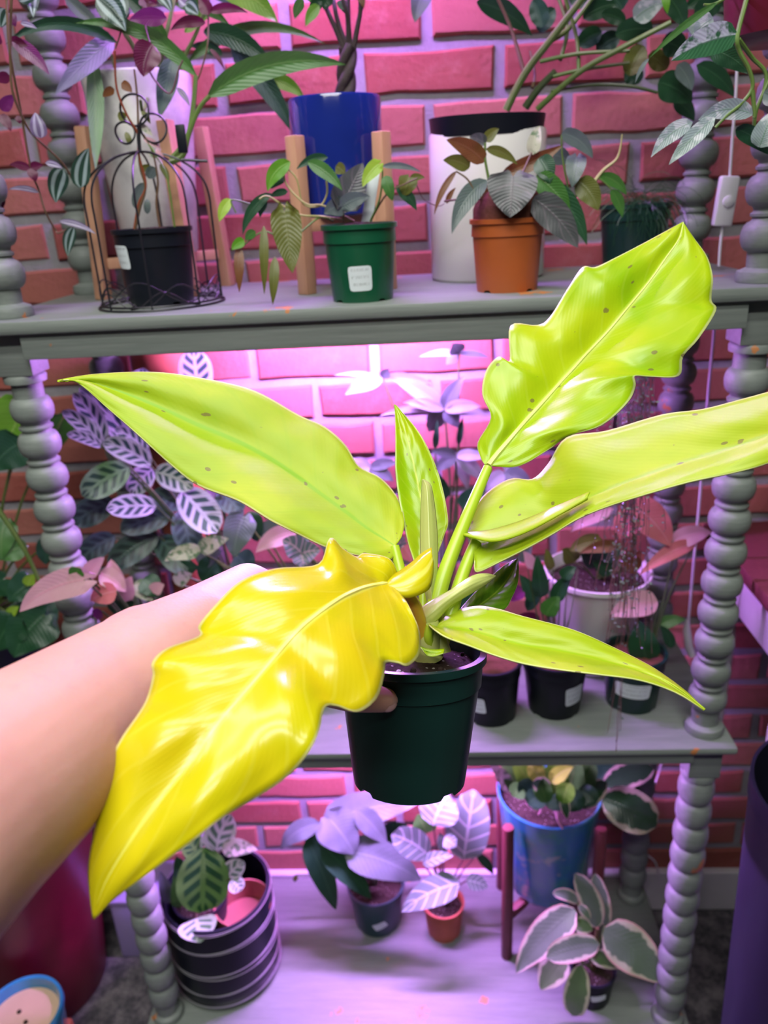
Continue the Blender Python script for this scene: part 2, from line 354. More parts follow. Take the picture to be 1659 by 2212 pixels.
def leaf(parent, base, tip, W, shape='ovate', mat='leaf_green', bend=0.12, fold=0.18, roll=0.0, name='leaf', nu=12, nv=6, wave=0.0, label=None, curl=0.0):
    base = Vector(base); tip = Vector(tip); ax = tip - base; L = ax.length; t0 = ax.normalized()
    view = (CAM - (base + tip) / 2); n0 = view - t0 * view.dot(t0); n0.normalize()
    n0 = Matrix.Rotation(roll, 3, t0) @ n0
    up = Vector((0, 0, 1)); up = up - t0 * up.dot(t0)
    up = up.normalized() if up.length > 0.35 else n0
    ctrl = (base + tip) / 2 + up * bend * L * 2
    a, b = SH[shape]; mx = (a / (a + b)) ** a * (b / (a + b)) ** b
    V = []; Fc = []; U = []; ph = random.random() * 6
    for i in range(nu + 1):
        u = i / nu; ue = u * 0.996 + 0.002
        p = base * (1 - u) ** 2 + ctrl * 2 * u * (1 - u) + tip * u * u
        t = ((ctrl - base) * (1 - u) + (tip - ctrl) * u).normalized()
        sd = t.cross(n0).normalized(); nn = sd.cross(t).normalized()
        hw = W / 2 * (ue ** a * (1 - ue) ** b) / mx
        for j in range(nv + 1):
            v = -1 + 2 * j / nv
            q = p + sd * (hw * v) + nn * (fold * hw * abs(v) - curl * hw * v * v) + nn * (wave * W * math.sin(u * 16 + ph + (2 if v > 0 else 0)) * v * v)
            if shape == 'heart': q = q - t * (L * 0.16 * (1 - u) ** 4 * min(1, abs(v) * 1.6) * (1.5 - abs(v)) * 1.3)
            V.append(q); U.append((u, (v + 1) / 2))
    for i in range(nu):
        for j in range(nv): k = i * (nv + 1) + j; Fc.append((k, k + 1, k + nv + 2, k + nv + 1))
    return mesh(name, V, Fc, mat, parent, uvs=U, label=label)
def plant_leaves(parent, Y, rows, crown=None, stem='stem_green', sr=0.0016):
    """rows: bx,by,tx,ty,w_px,shape,mat[,dyb,dyt,bend,fold,roll]; pixels on planes Y+dy"""
    for r in rows:
        bx, by, tx, ty, wp, sh, mt = r[:7]; e = list(r[7:]) + [None] * 5
        dyb = e[0] or 0.0; dyt = e[1] if e[1] is not None else dyb; bd = 0.08 if e[2] is None else e[2]; fo = 0.16 if e[3] is None else e[3]; ro = e[4] or 0.0
        b = PY(bx, by, Y + dyb); t = PY(tx, ty, Y + dyt); W = wp * depth((b + t) / 2) / F
        small = (abs(tx - bx) + abs(ty - by)) < 60
        leaf(parent, b, t, W, sh, mt, bd, fo, ro, nu=8 if small else 12, nv=4 if small else 6, wave=0.02)
        if crown is not None:
            c = Vector(crown); m = (c + b) / 2 + Vector((0, 0, 0.25 * (b - c).length)) * 0.35
            vine(parent, [c, m, b], sr * 1.2, sr * 0.8, stem, n=5, k=4)
def pot_profile(rt, rb, h, band=0.24, lip=0.0025, th=0.0018, step=0.0018):
    zb = h * (1 - band); rm = rb + (rt - rb) * (1 - band)
    return [(0.0, 0.004), (rb * 0.9, 0.004), (rb * 0.94, 0.0), (rb, 0.0), (rb + 0.0006, 0.004), (rm - step, zb - 0.003), (rm - step, zb), (rm, zb + 0.0006), (rt - lip, h - 0.006), (rt, h - 0.005), (rt, h), (rt - lip - th, h), (rm - step - th * 1.5, zb), (rb, 0.010)]
def soil(parent, C, r, z, mat='soil', M=None, dome=0.006):
    b = B(); vs = [Vector((0, 0, z + dome))]; fs = []; n = 24; rs = [0.3, 0.6, 0.85, 1.0]
    for q in rs:
        for i in range(n):
            a = 2 * math.pi * i / n; vs.append(Vector((math.cos(a) * r * q, math.sin(a) * r * q, z + dome * (1 - q * q) + random.uniform(-1, 1) * 0.0016)))
    for i in range(n): fs.append((0, 1 + i, 1 + (i + 1) % n))
    for k in range(len(rs) - 1):
        for i in range(n): j = (i + 1) % n; fs.append((1 + k * n + i, 1 + (k + 1) * n + i, 1 + (k + 1) * n + j, 1 + k * n + j))
    b.add([(M @ v if M else v) + Vector(C) for v in vs], fs); return b.out('soil', mat, parent)
def nursery_pot(parent, C, rt, rb, h, mat, soilz=0.012, soilmat='soil', M=None, notch=True, name='pot'):
    nt = ((2, 3, 4), 4, (10, 11, 12, 13), 0.0028) if notch else None
    o = B().lathe(pot_profile(rt, rb, h), C, 96, M, notch=nt).out(name, mat, parent); soil(parent, C, rt * 0.9, h - soilz, soilmat, M); return o
def tag(parent, C, r, ang, w, zc, hh, slope=0.0, tilt=0.0, M=None, name='label'):
    """paper label curved on a pot wall; ang in degrees, -90 faces the room"""
    b = B(); nx, ny = 8, 8; vs = []; uv = []; fs = []; cr = 0.22
    for j in range(ny + 1):
        for i in range(nx + 1):
            x = i / nx * 2 - 1; y = j / ny * 2 - 1
            # rounded corners
            ax, ay = abs(x), abs(y); kx = 1 - cr * hh / w; ky = 1 - cr
            xx, yy = x * w / 2, y * hh / 2
            if ay > 0.99: xx *= 0.93
            if ax > 0.99: yy *= 0.93
            ct, st = math.cos(tilt), math.sin(tilt); xr, yr = xx * ct - yy * st, xx * st + yy * ct
            rr = r + slope * yr + 0.0008; a = math.radians(ang) + xr / r
            p = Vector((rr * math.cos(a), rr * math.sin(a), zc + yr)); vs.append((M @ p if M else p) + Vector(C)); uv.append((i / nx, 1 - j / ny))
    for j in range(ny):
        for i in range(nx): k = j * (nx + 1) + i; fs.append((k, k + 1, k + nx + 2, k + nx + 1))
    b.add(vs, fs, uv); return b.out(name, 'paper_label', parent, uv=True)
def struct(o): o['kind'] = 'structure'; return o

# ------------------------------------------------------------------ the room
WY = 0.325
struct(B().box((0, -0.6, FLOOR - 0.02), (4.0, 2.6, 0.04)).out('floor', 'floor_concrete', smooth=False))
wall = struct(B().box((0, WY + 0.031, 0.92), (3.4, 0.05, 2.1)).out('wall_back', 'mortar', smooth=False))
def brick_mesh(seed, L, H):
    random.seed(seed); bm = bmesh.new(); bmesh.ops.create_cube(bm, size=1.0)
    for v in bm.verts: v.co = Vector((v.co.x * L, v.co.y * 0.016, v.co.z * H))
    ed = [e for e in bm.edges if abs(e.verts[0].co.x - e.verts[1].co.x) > L * 0.5]
    bmesh.ops.subdivide_edges(bm, edges=ed, cuts=3)
    for v in bm.verts:
        v.co.z += random.uniform(-0.0022, 0.0022); v.co.x += random.uniform(-0.0018, 0.0018) if abs(v.co.x) > L * 0.4 else 0
    fe = [e for e in bm.edges if e.verts[0].co.y < 0 and e.verts[1].co.y < 0 and len(e.link_faces) == 2 and any(abs(f.normal.y) < 0.5 for f in e.link_faces)]
    bmesh.ops.bevel(bm, geom=fe, offset=0.0035, segments=1, affect='EDGES')
    me = bpy.data.meshes.new('brick'); bm.to_mesh(me); bm.free(); me.materials.append(MATS['brick']); return me
PH, PW, JT = 0.0676, 0.1995, 0.0145
bm_full = [brick_mesh(s, PW - JT, PH - JT) for s in range(7)]
random.seed(5); farb = B()
for k in range(-6, 25):
    z = 1.5373 - (k + 0.5) * PH; ph = -0.0256 if k % 2 == 0 else 0.0740
    for i in range(-9, 9):
        x = ph + (i + 0.5) * PW
        # only what the photograph can see or nearly see
        half = 0.62 + 0.13 * (1.5 - z)
        if abs(x) > half + 0.16 or k < -2:            # far out of the frame: joined
            if abs(x) < 1.6: farb.box((x, WY + 0.0085, z), (PW - JT, 0.016, PH - JT), 0.003)
            continue
        o = bpy.data.objects.new('brick', random.choice(bm_full)); COL.objects.link(o); o.parent = wall
        o.location = (x + random.uniform(-.0015, .0015), WY + 0.0085 + random.uniform(-0.002, 0.002), z)
        o.rotation_euler = (random.uniform(-.01, .01), random.uniform(-.006, .006) + (math.pi if random.random() < .5 else 0) * 0, random.uniform(-.006, .006))
farb.out('far_bricks', 'brick', wall, kind='stuff', smooth=False)
struct(B().box((0.0, 0.318, (FLOOR - 0.004) / 2), (3.4, 0.016, -FLOOR - 0.004), 0.003).out('baseboard_back', 'white_furniture_paint', smooth=False))

# ------------------------------------------------------------------ the etagere
et = thing('etagere', (0, 0.125, FLOOR), 'weathered grey painted wooden etagere with turned bobbin posts holding all the plants', 'shelf')
AX = 0.44; YB = 0.25
def board(zt, th, ov=0.034):
    y0, y1 = -0.046, 0.300
    B().box((0, (y0 + y1) / 2, zt - th / 2), (2 * (AX + ov), y1 - y0, th), 0.0045).out('shelf_board', 'grey_paint', et)
for zt, th in ((ZT, 0.018), (Z1, 0.0165), (Z2, 0.0125), (Z3, 0.014)): board(zt, th)
def tier(zt, th, ah, bh):
    zb = zt - th
    for y in (-0.030, 0.262):
        B().box((0, y, zb - ah / 2), (2 * AX - 0.045, 0.016, ah), 0.0015).out('apron', 'grey_paint', et)
    for x in (-AX, AX):
        B().box((x, 0.125, zb - ah / 2), (0.016, 0.21, ah), 0.0015).out('side_apron', 'grey_paint', et)
        for y in (-0.002, YB): B().box((x, y, zb - bh / 2 + 0.0002), (0.046, 0.046, bh), 0.002).out('corner_block', 'grey_paint', et)
tier(ZT, 0.018, 0.03, 0.052); tier(Z1, 0.0165, 0.030, 0.052); tier(Z2, 0.0125, 0.020, 0.058); tier(Z3, 0.014, 0.02, 0.05)
def bead_profile(z0, z1, zs, rb, rn, ring=True, hb=0.017):
    """turned profile from z0 (bottom) to z1; zs bead centres (bottom to top)"""
    pr = [(0.0, z0), (rb * 1.0, z0 + 0.0005), (rb * 1.04, z0 + 0.006), (rb * 0.98, z0 + 0.012), (rn, z0 + 0.016)]
    for q, zc in enumerate(zs):
        for k in range(9):
            a = -math.pi / 2 * 0.93 + k / 8 * math.pi * 0.93
            pr.append((rn * 0.96 + (rb - rn * 0.96) * math.cos(a), zc + hb * math.sin(a)))
        if ring and q < len(zs) - 1:
            zm = (zc + zs[q + 1]) / 2
            pr += [(rn * 0.93, zm - 0.004), (rn * 1.10, zm - 0.0025), (rn * 1.12, zm + 0.0005), (rn * 1.0, zm + 0.002), (rn * 0.93, zm + 0.0035)]
    pr += [(rn, z1 - 0.012), (rb * 0.95, z1 - 0.010), (rb * 0.98, z1 - 0.003), (rb * 0.9, z1), (0, z1)]
    out = [pr[0]]
    for r, z in pr[1:]:
        out.append((r, max(z, out[-1][1] + 0.0002) if z < z1 else z))
    return out
mid_z = [0.6629 + 0.04525 * i for i in range(11)]
low_z = [0.0602 + 0.0444 * i for i in range(10)] + [0.5028]
up_z = [1.2777 + 0.0475 * i for i in range(11)]
for y in (-0.002, YB):
    for x in (-AX, AX):
        for z0, z1, zs, ring, rn, hb in ((Z3, Z2 - 0.0703, low_z, False, 0.0195, 0.0212), (Z2, Z1 - 0.0683, mid_z, True, 0.0185, 0.0155), (Z1, ZT - 0.0698, up_z, True, 0.0165, 0.0165)):
            B().lathe(bead_profile(z0, z1, zs, 0.0262, rn, ring, hb), (x, y, 0), 28).out('post', 'grey_paint', et)
        B().lathe([(0, FLOOR), (0.020, FLOOR), (0.026, FLOOR + 0.012), (0.020, FLOOR + 0.03), (0.022, Z3 - 0.063), (0, Z3 - 0.063)], (x, y, 0), 20).out('foot', 'grey_paint', et)
# grow lamps screwed under each shelf
def glow(name, col, st):
    q = NT(name); q.b.inputs['Emission Color'].default_value = (*col, 1); q.b.inputs['Emission Strength'].default_value = st; q.set(Base_Color=(0.6, 0.6, 0.6))
for zb, nm, st in ((ZT - 0.0182, 'top board', 580), (Z1 - 0.0167, 'upper board', 860), (Z2 - 0.0127, 'middle board', 1350)):
    x, y, L = -0.05, 0.170, 0.34; glow('grow_glow_' + nm[:3], GROW, st)
    g = thing('grow_lamp', (x, y, zb), 'slim grey strip grow lamp screwed under the %s of the etagere' % nm, 'lamp')
    B().box((x, y, zb - .0025), (L + .04, 0.05, .005), 0.001).out('housing', 'lamp_housing', g)
    B().tube([Vector((x - L / 2, y, zb - .0125)), Vector((x + L / 2, y, zb - .0125))], .0068, 14).out('glowing_tube', 'grow_glow_' + nm[:3], g)
    for e in (-1, 1): B().box((x + e * (L / 2 + .006), y, zb - .012), (.012, .02, .017), 0.001).out('end_cap', 'black_plastic', g)

# ------------------------------------------------------------------ the held plant
RIM = PD(886, 1404, 0.530); BOT = PD(884, 1681, 0.541)
HAX = (RIM - BOT); HH = HAX.length; HAX.normalize()
HX = Vector((1, 0, 0)); HX = (HX - HAX * HX.dot(HAX)).normalized(); HYv = HAX.cross(HX)
HM = Matrix((HX, HYv, HAX)).transposed()          # pot frame -> world
hero = thing('potted_philodendron', BOT, 'golden yellow-green philodendron in a dark green nursery pot held up by a hand', 'plant')
nursery_pot(hero, BOT, 0.0520, 0.0385, HH, 'dark_green_plastic', soilz=0.011, M=HM)
def catmull(P, k):
    return [tuple(v) for v in smooth_path([Vector((*p, 0)) if len(p) == 2 else Vector(p) for p in P], k)]
def blade(st, dep, mat, tr=None, sub=5, K=8, bulge=0.004, ripple=0.0015, rf=3.0, name='leaf', rib=None, ribr=0.0017, label=None, extra=None, parent=None, thick=0.0009):
    """st: stations ((xl,yl),(xm,ym),(xr,yr)) in photo pixels; dep: matching (dl,dm,dr) distances"""
    if tr: st = [tuple((tr[0] + x / tr[2], tr[1] + y / tr[2]) for x, y in s) for s in st]
    n = len(st)
    if len(dep) != n:
        m = len(dep); D = []
        for i in range(n):
            t = i / (n - 1) * (m - 1); k = min(int(t), m - 2); f = t - k; D.append(tuple(dep[k][q] + (dep[k + 1][q] - dep[k][q]) * f for q in range(3)))
        dep = D
    rows = []
    for q in range(3): rows.append(smooth_path([Vector((s[q][0], s[q][1], d[q] * 1000)) for s, d in zip(st, dep)], sub))
    N = len(rows[0]); V = []; U = []; Fc = []
    for i in range(N):
        l, m, r = rows[0][i], rows[1][i], rows[2][i]; u = i / (N - 1)
        for j in range(2 * K + 1):
            s = (j - K) / K; e = l if s < 0 else r; t = abs(s); p = m.lerp(e, t)
            env = min(1, 6 * u, 6 * (1 - u))
            off = bulge * math.sin(math.pi * t) ** 2 * env + ripple * math.sin(u * rf * 6.283 + t * 1.6 + (1.1 if s > 0 else 0)) * t * env
            V.append(PD(p.x, p.y, p.z / 1000 - off)); U.append((u, (s + 1) / 2))
    w_ = 2 * K + 1
    for i in range(N - 1):
        for j in range(w_ - 1): k = i * w_ + j; Fc.append((k, k + 1, k + w_ + 1, k + w_))
    if extra:
        ex = [(smooth_path([Vector((tr[0] + a[0] / tr[2], tr[1] + a[1] / tr[2], a[2] * 1000)) for a in extra[q]], 4)) for q in (0, 1)]
        k0 = len(V); M_ = len(ex[0])
        for i in range(M_):
            for j in range(7):
                t = j / 6; p = ex[0][i].lerp(ex[1][i], t); V.append(PD(p.x, p.y, p.z / 1000 - 0.004 * math.sin(math.pi * t))); U.append((0.9, 0.5 + 0.3 * (t - 0.5)))
        for i in range(M_ - 1):
            for j in range(6): k = k0 + i * 7 + j; Fc.append((k, k + 1, k + 8, k + 7))
    o = mesh(name, V, Fc, mat, parent or hero, uvs=U, label=label)
    md = o.modifiers.new('thickness', 'SOLIDIFY'); md.thickness = thick; md.offset = 1.0
    if rib:
        P = [PD(p.x, p.y, p.z / 1000 - 0.0002) for p in rows[1]]
        B().tube(P, [ribr * (0.18 + 0.82 * i / (len(P) - 1)) for i in range(len(P))], 6).out('midrib', rib, o)
    return o
# left leaf reaching over the shelf
T1 = (100, 760, 2.074)
blade([((52, 130), (52, 131), (52, 132)), ((220, 103), (180, 133), (140, 141)), ((480, 93), (330, 180), (280, 260)), ((700, 120), (500, 248), (400, 365)),
       ((930, 175), (680, 330), (560, 510)), ((1130, 285), (850, 400), (680, 600)), ((1250, 340), (1000, 480), (860, 670)), ((1340, 420), (1120, 560), (1000, 755)),
       ((1400, 515), (1230, 640), (1120, 815)), ((1500, 570), (1340, 720), (1260, 880)), ((1575, 660), (1430, 790), (1400, 915)), ((1605, 760), (1510, 840), (1520, 938)), ((1590, 835), (1563, 873), (1558, 915))],
      [(.590, .590, .590), (.600, .594, .575), (.606, .590, .560), (.600, .580, .545), (.585, .565, .545), (.560, .556, .552)], 'blade_lime_matte', T1, bulge=0.006, ripple=0.002, rf=3.2, label='long matte lime leaf reaching left')
# glossy yellow leaf hanging towards the viewer
T2 = (180, 1150, 2.127)
blade([((50, 1770), (50, 1771), (51, 1772)), ((28, 1560), (105, 1610), (150, 1675)), ((60, 1350), (210, 1430), (330, 1545)), ((120, 1080), (330, 1260), (500, 1420)), ((170, 960), (450, 1110), (640, 1310)),
       ((260, 830), (560, 960), (800, 1215)), ((300, 750), (640, 855), (940, 1120)), ((322, 655), (700, 785), (1030, 1020)), ((318, 600), (760, 715), (1080, 920)), ((380, 540), (820, 645), (1105, 812)),
       ((530, 482), (880, 575), (1160, 800)), ((532, 432), (930, 515), (1260, 826)), ((600, 345), (1000, 440), (1345, 765)), ((720, 230), (1060, 390), (1378, 660)), ((880, 172), (1120, 345), (1387, 602)),
       ((1080, 150), (1180, 305), (1440, 602)), ((1130, 30), (1230, 280), (1490, 615)), ((1185, 75), (1275, 262), (1540, 560)), ((1250, 115), (1320, 250), (1542, 460)), ((1290, 100), (1350, 245), (1505, 355)), ((1400, 120), (1380, 240), (1468, 302)), ((1440, 185), (1400, 236), (1430, 262))],
      [(.335, .335, .335), (.350, .341, .337), (.364, .353, .346), (.380, .368, .358), (.396, .385, .376), (.414, .403, .396), (.440, .424, .414), (.475, .452, .432), (.500, .482, .460), (.502, .497, .488)],
      'blade_yellow', T2, bulge=0.0045, ripple=0.004, rf=5.0, rib='midrib_yellow', ribr=0.0022, label='glossy yellow scalloped leaf in front',
      extra=(((1375, 225, .497), (1450, 183, .50), (1510, 140, .503), (1560, 95, .508), (1600, 74, .512)), ((1415, 285, .49), (1480, 301, .488), (1545, 287, .49), (1592, 250, .496), (1606, 165, .506))))
# upper right lime leaf
blade([((1475, 479), (1476, 480), (1477, 481)), ((1440, 498), (1467, 515), (1500, 515)), ((1390, 525), (1440, 555), (1528, 555)), ((1330, 556), (1405, 605), (1540, 600)), ((1285, 577), (1370, 648), (1537, 648)),
       ((1258, 577), (1345, 678), (1547, 670)), ((1225, 625), (1315, 714), (1510, 730)), ((1187, 685), (1285, 746), (1476, 770)), ((1160, 702), (1262, 770), (1467, 811)), ((1103, 703), (1240, 795), (1405, 812)),
       ((1101, 778), (1215, 822), (1372, 811)), ((1077, 770), (1190, 850), (1373, 834)), ((1050, 800), (1165, 878), (1355, 870)), ((1042, 850), (1140, 905), (1300, 918)), ((1060, 902), (1118, 930), (1230, 942)),
       ((1032, 955), (1095, 957), (1184, 972)), ((1037, 985), (1072, 984), (1122, 1006)), ((1047, 1003), (1056, 1005), (1067, 1008))],
      [(.655, .655, .655), (.652, .650, .640), (.640, .636, .620), (.625, .622, .602), (.610, .608, .588), (.596, .592, .575), (.582, .578, .566), (.570, .570, .570)], 'blade_lime', None, bulge=0.006, ripple=0.004, rf=5.0, rib='midrib_pale', ribr=0.0024, label='upright lime leaf with wavy lobes and brown flecks')
# right leaf running out of the frame
blade([((1000, 1154), (1024, 1172), (1024, 1212)), ((1014, 1130), (1055, 1168), (1030, 1237)), ((1042, 1075), (1105, 1152), (1085, 1213)), ((1100, 1036), (1158, 1130), (1150, 1180)), ((1150, 1036), (1200, 1110), (1200, 1152)),
       ((1185, 1003), (1245, 1090), (1250, 1122)), ((1225, 946), (1300, 1065), (1310, 1097)), ((1310, 932), (1370, 1038), (1385, 1073)), ((1430, 897), (1470, 1003), (1490, 1043)), ((1520, 885), (1560, 975), (1585, 1023)),
       ((1610, 862), (1640, 948), (1660, 1002)), ((1690, 842), (1710, 920), (1720, 975)), ((1760, 840), (1770, 885), (1775, 925)), ((1830, 848), (1830, 850), (1830, 852))],
      [(.560, .556, .540), (.574, .554, .534), (.576, .546, .524), (.562, .528, .506), (.540, .508, .486), (.512, .485, .464), (.472, .457, .442), (.43, .43, .43)], 'blade_pale', (0, 0, 1), bulge=0.004, ripple=0.0025, rf=3.0, label='folded lime leaf reaching right',
      extra=(((1000, 1153, .552), (1060, 1146, .548), (1130, 1125, .540), (1200, 1096, .528), (1275, 1064, .516)), ((1003, 1156, .545), (1060, 1171, .531), (1120, 1158, .524), (1190, 1124, .515), (1268, 1078, .510))))
# lower right leaf
blade([((1522, 1533), (1522, 1533), (1521, 1534)), ((1492, 1501), (1485, 1505), (1474, 1502)), ((1456, 1472), (1440, 1475), (1420, 1479)), ((1402, 1436), (1384, 1451), (1366, 1465)), ((1330, 1400), (1312, 1429), (1294, 1456)), ((1239, 1360), (1225, 1408), (1203, 1445)),
       ((1131, 1331), (1130, 1392), (1131, 1433)), ((1073, 1314), (1080, 1380), (1069, 1415)), ((1026, 1309), (1022, 1364), (1011, 1393)), ((974, 1323), (960, 1354), (965, 1376)), ((945, 1346), (938, 1352), (940, 1360)), ((927, 1346), (927, 1347), (927, 1349))],
      [(.470, .470, .470), (.492, .486, .470), (.512, .502, .478), (.528, .514, .486), (.535, .520, .495), (.515, .512, .508)], 'blade_pale', None, bulge=0.003, ripple=0.003, rf=2.0, label='tapering lime leaf pointing lower right')
# small upright leaf, dark leaf behind, sheaths
blade([((852, 873), (853, 874), (854, 875)), ((854, 910), (866, 900), (879, 902)), ((855, 960), (880, 948), (910, 942)), ((855, 1019), (893, 1000), (938, 998)), ((862, 1075), (905, 1058), (956, 1055)), ((871, 1120), (914, 1105), (968, 1125)), ((880, 1165), (918, 1150), (960, 1155)), ((892, 1205), (918, 1195), (945, 1195)), ((905, 1235), (915, 1235), (925, 1235))],
      [(.600, .600, .600), (.588, .592, .590), (.576, .584, .580), (.568, .574, .572), (.562, .562, .562)], 'blade_lime', None, bulge=-0.002, ripple=0.001, label='small upright pointed leaf')
blade([((1118, 1206), (1118, 1207), (1119, 1208)), ((1100, 1214), (1112, 1222), (1121, 1232)), ((1074, 1232), (1098, 1248), (1118, 1262)), ((1050, 1256), (1075, 1276), (1106, 1291)), ((1027, 1278), (1048, 1298), (1088, 1318)), ((1000, 1308), (1015, 1320), (1040, 1330)), ((983, 1330), (987, 1332), (991, 1334))],
      [(.595, .595, .595), (.585, .585, .580), (.570, .570, .570), (.552, .552, .552)], 'blade_deep', None, bulge=0.002, label='small darker green leaf behind')
blade([((911, 1036), (914, 1035), (917, 1036)), ((910, 1062), (922, 1055), (932, 1050)), ((908, 1110), (925, 1105), (941, 1102)), ((907, 1170), (927, 1165), (946, 1162)), ((910, 1240), (930, 1235), (946, 1230)), ((920, 1290), (932, 1290), (944, 1290)), ((928, 1325), (935, 1326), (942, 1325))],
      [(.556, .552, .556), (.548, .540, .548), (.540, .531, .540), (.536, .528, .536)], 'sheath_pale', None, bulge=0.001, ripple=0, name='sheath')
blade([((1071, 1243), (1071, 1244), (1071, 1245)), ((1050, 1238), (1050, 1250), (1052, 1262)), ((1018, 1244), (1016, 1264), (1018, 1283)), ((974, 1273), (973, 1292), (974, 1310)), ((936, 1294), (940, 1318), (945, 1340)), ((905, 1318), (915, 1338), (925, 1356)), ((900, 1345), (908, 1352), (915, 1360))],
      [(.545, .545, .545), (.534, .528, .532), (.522, .514, .518), (.522, .516, .520)], 'sheath_pale', None, bulge=0.001, ripple=0, name='sheath')
def pt(x, y, d): return PD(x, y, d)
def tubepart(pts, r0, r1, mat, name='petiole', n=10):
    P = smooth_path([pt(*p) for p in pts], 8); return B().tube(P, [r0 + (r1 - r0) * i / (len(P) - 1) for i in range(len(P))], n).out(name, mat, hero)
tubepart([(925, 1400, .530), (938, 1320, .533), (962, 1235, .540), (1005, 1125, .552), (1054, 1010, .569)], 0.0072, 0.0036, 'petiole_lime')
tubepart([(950, 1400, .532), (975, 1320, .538), (1000, 1240, .546), (1028, 1170, .554)], 0.0058, 0.0042, 'petiole_lime')
tubepart([(900, 1400, .530), (893, 1330, .538), (872, 1260, .548), (852, 1180, .556)], 0.0055, 0.0036, 'petiole_lime')
tubepart([(910, 1400, .525), (902, 1330, .512), (880, 1285, .502), (838, 1262, .494)], 0.0056, 0.0034, 'petiole_amber')
tubepart([(930, 1405, .522), (925, 1375, .516), (929, 1350, .514)], 0.0040, 0.0030, 'petiole_lime')
tubepart([(945, 1405, .540), (960, 1360, .545), (986, 1331, .551)], 0.0034, 0.0024, 'petiole_lime')
tubepart([(915, 1405, .540), (915, 1320, .552), (915, 1235, .562)], 0.0046, 0.0032, 'petiole_lime')
tubepart([(925, 1418, .528), (922, 1380, .524), (920, 1340, .522)], 0.0105, 0.0085, 'sheath_pale', 'stem_base', 14)
tubepart([(957, 1410, .525), (952, 1380, .526), (960, 1350, .530)], 0.006, 0.004, 'sheath_pale', 'stem_base', 12)
blade([((905, 1397), (906, 1398), (907, 1399)), ((918, 1402), (920, 1409), (922, 1417)), ((940, 1405), (940, 1412), (940, 1419)), ((960, 1403), (960, 1408), (958, 1413))], [(.505, .503, .500), (.503, .500, .497)], 'blade_lime', None, bulge=0.001, ripple=0, sub=3, K=4, label='small cut leaf scrap on the soil')
for i in range(16):
    a = random.uniform(0, 6.28); q = random.uniform(0.2, 0.85) * 0.046; p = BOT + HM @ Vector((q * math.cos(a), q * math.sin(a), HH - 0.006)); r = random.uniform(0.0012, 0.0024)
    B().lathe([(0, -r), (r * .7, -r * .7), (r, 0), (r * .7, r * .7), (0, r)], p, 7).out('pebble', random.choice(['white_ceramic', 'soil', 'green_plastic']), hero)

# ------------------------------------------------------------------ the arm
WR = PD(425, 1372, 0.470)
per = thing('person', PD(-160, 1815, 0.30), 'bare left forearm and hand gripping the dark green pot from the side', 'person')
def cap(b, p, q, r0, r1, n=20, steps=6):
    p = Vector(p); q = Vector(q); d = (q - p); L = d.length; t = d / L; pts = []; rs = []
    for k in range(6):
        a = math.pi / 2 * (1 - k / 5); pts.append(p - t * r0 * math.sin(a)); rs.append(max(r0 * math.cos(a), 1e-4))
    for k in range(1, steps): pts.append(p.lerp(q, k / steps)); rs.append(r0 + (r1 - r0) * k / steps)
    for k in range(6):
        a = math.pi / 2 * k / 5; pts.append(q + t * r1 * math.sin(a)); rs.append(max(r1 * math.cos(a), 1e-4))
    b.tube(pts, rs, n)
hb = B()
arm = [(-230, 1865, .290, .049), (-100, 1763, .320, .0465), (60, 1642, .360, .0440), (200, 1536, .405, .0405), (330, 1440, .440, .0355), (425, 1375, .470, .0300)]
A3 = [(PD(x, y, d), r) for x, y, d, r in arm]
for i in range(len(A3) - 1): cap(hb, A3[i][0], A3[i + 1][0], A3[i][1], A3[i + 1][1], 28)
cap(hb, PD(268, 1385, .438), PD(300, 1362, .446), 0.0165, 0.015)            # ulna bump
def chain(pts):
    P = [(PD(x, y, d), r) for x, y, d, r in pts]
    for i in range(len(P) - 1): cap(hb, P[i][0], P[i + 1][0], P[i][1], P[i + 1][1], 16, 4)
    return P
chain([(425, 1360, .470, .026), (535, 1268, .530, .0170), (650, 1300, .572, .0105), (745, 1345, .594, .0095), (850, 1378, .602, .0085)])     # index
chain([(425, 1375, .475, .026), (535, 1335, .535, .0180), (660, 1372, .580, .0105), (750, 1405, .600, .0095), (865, 1430, .604, .0085)])     # middle
chain([(430, 1395, .475, .026), (535, 1395, .535, .0175), (665, 1432, .580, .0100), (755, 1462, .598, .0090), (860, 1482, .602, .0080)])     # ring
chain([(435, 1410, .470, .025), (540, 1445, .525, .0160), (670, 1482, .565, .0090), (745, 1502, .585, .0080), (820, 1515, .596, .0072)])     # little
TH = chain([(440, 1400, .462, .026), (540, 1432, .470, .0180), (660, 1470, .474, .0128), (760, 1503, .474, .0104), (833, 1512, .4795, .0082)])     # thumb
chain([(535, 1300, .525, .018), (540, 1425, .515, .018)]); chain([(590, 1330, .535, .014), (590, 1430, .515, .015)])
me = bpy.data.meshes.new('arm_raw'); me.from_pydata([tuple(v) for v in hb.v], [], hb.f); tmp = bpy.data.objects.new('arm_raw', me); COL.objects.link(tmp)
rm = tmp.modifiers.new('r', 'REMESH'); rm.mode = 'VOXEL'; rm.voxel_size = 0.0022
sm = tmp.modifiers.new('s', 'SMOOTH'); sm.iterations = 14; sm.factor = 0.5
dg = bpy.context.evaluated_depsgraph_get(); ev = bpy.data.meshes.new_from_object(tmp.evaluated_get(dg))
bpy.data.objects.remove(tmp)
mesh('arm', [v.co.copy() for v in ev.vertices], [tuple(p.vertices) for p in ev.polygons], 'skin', per)
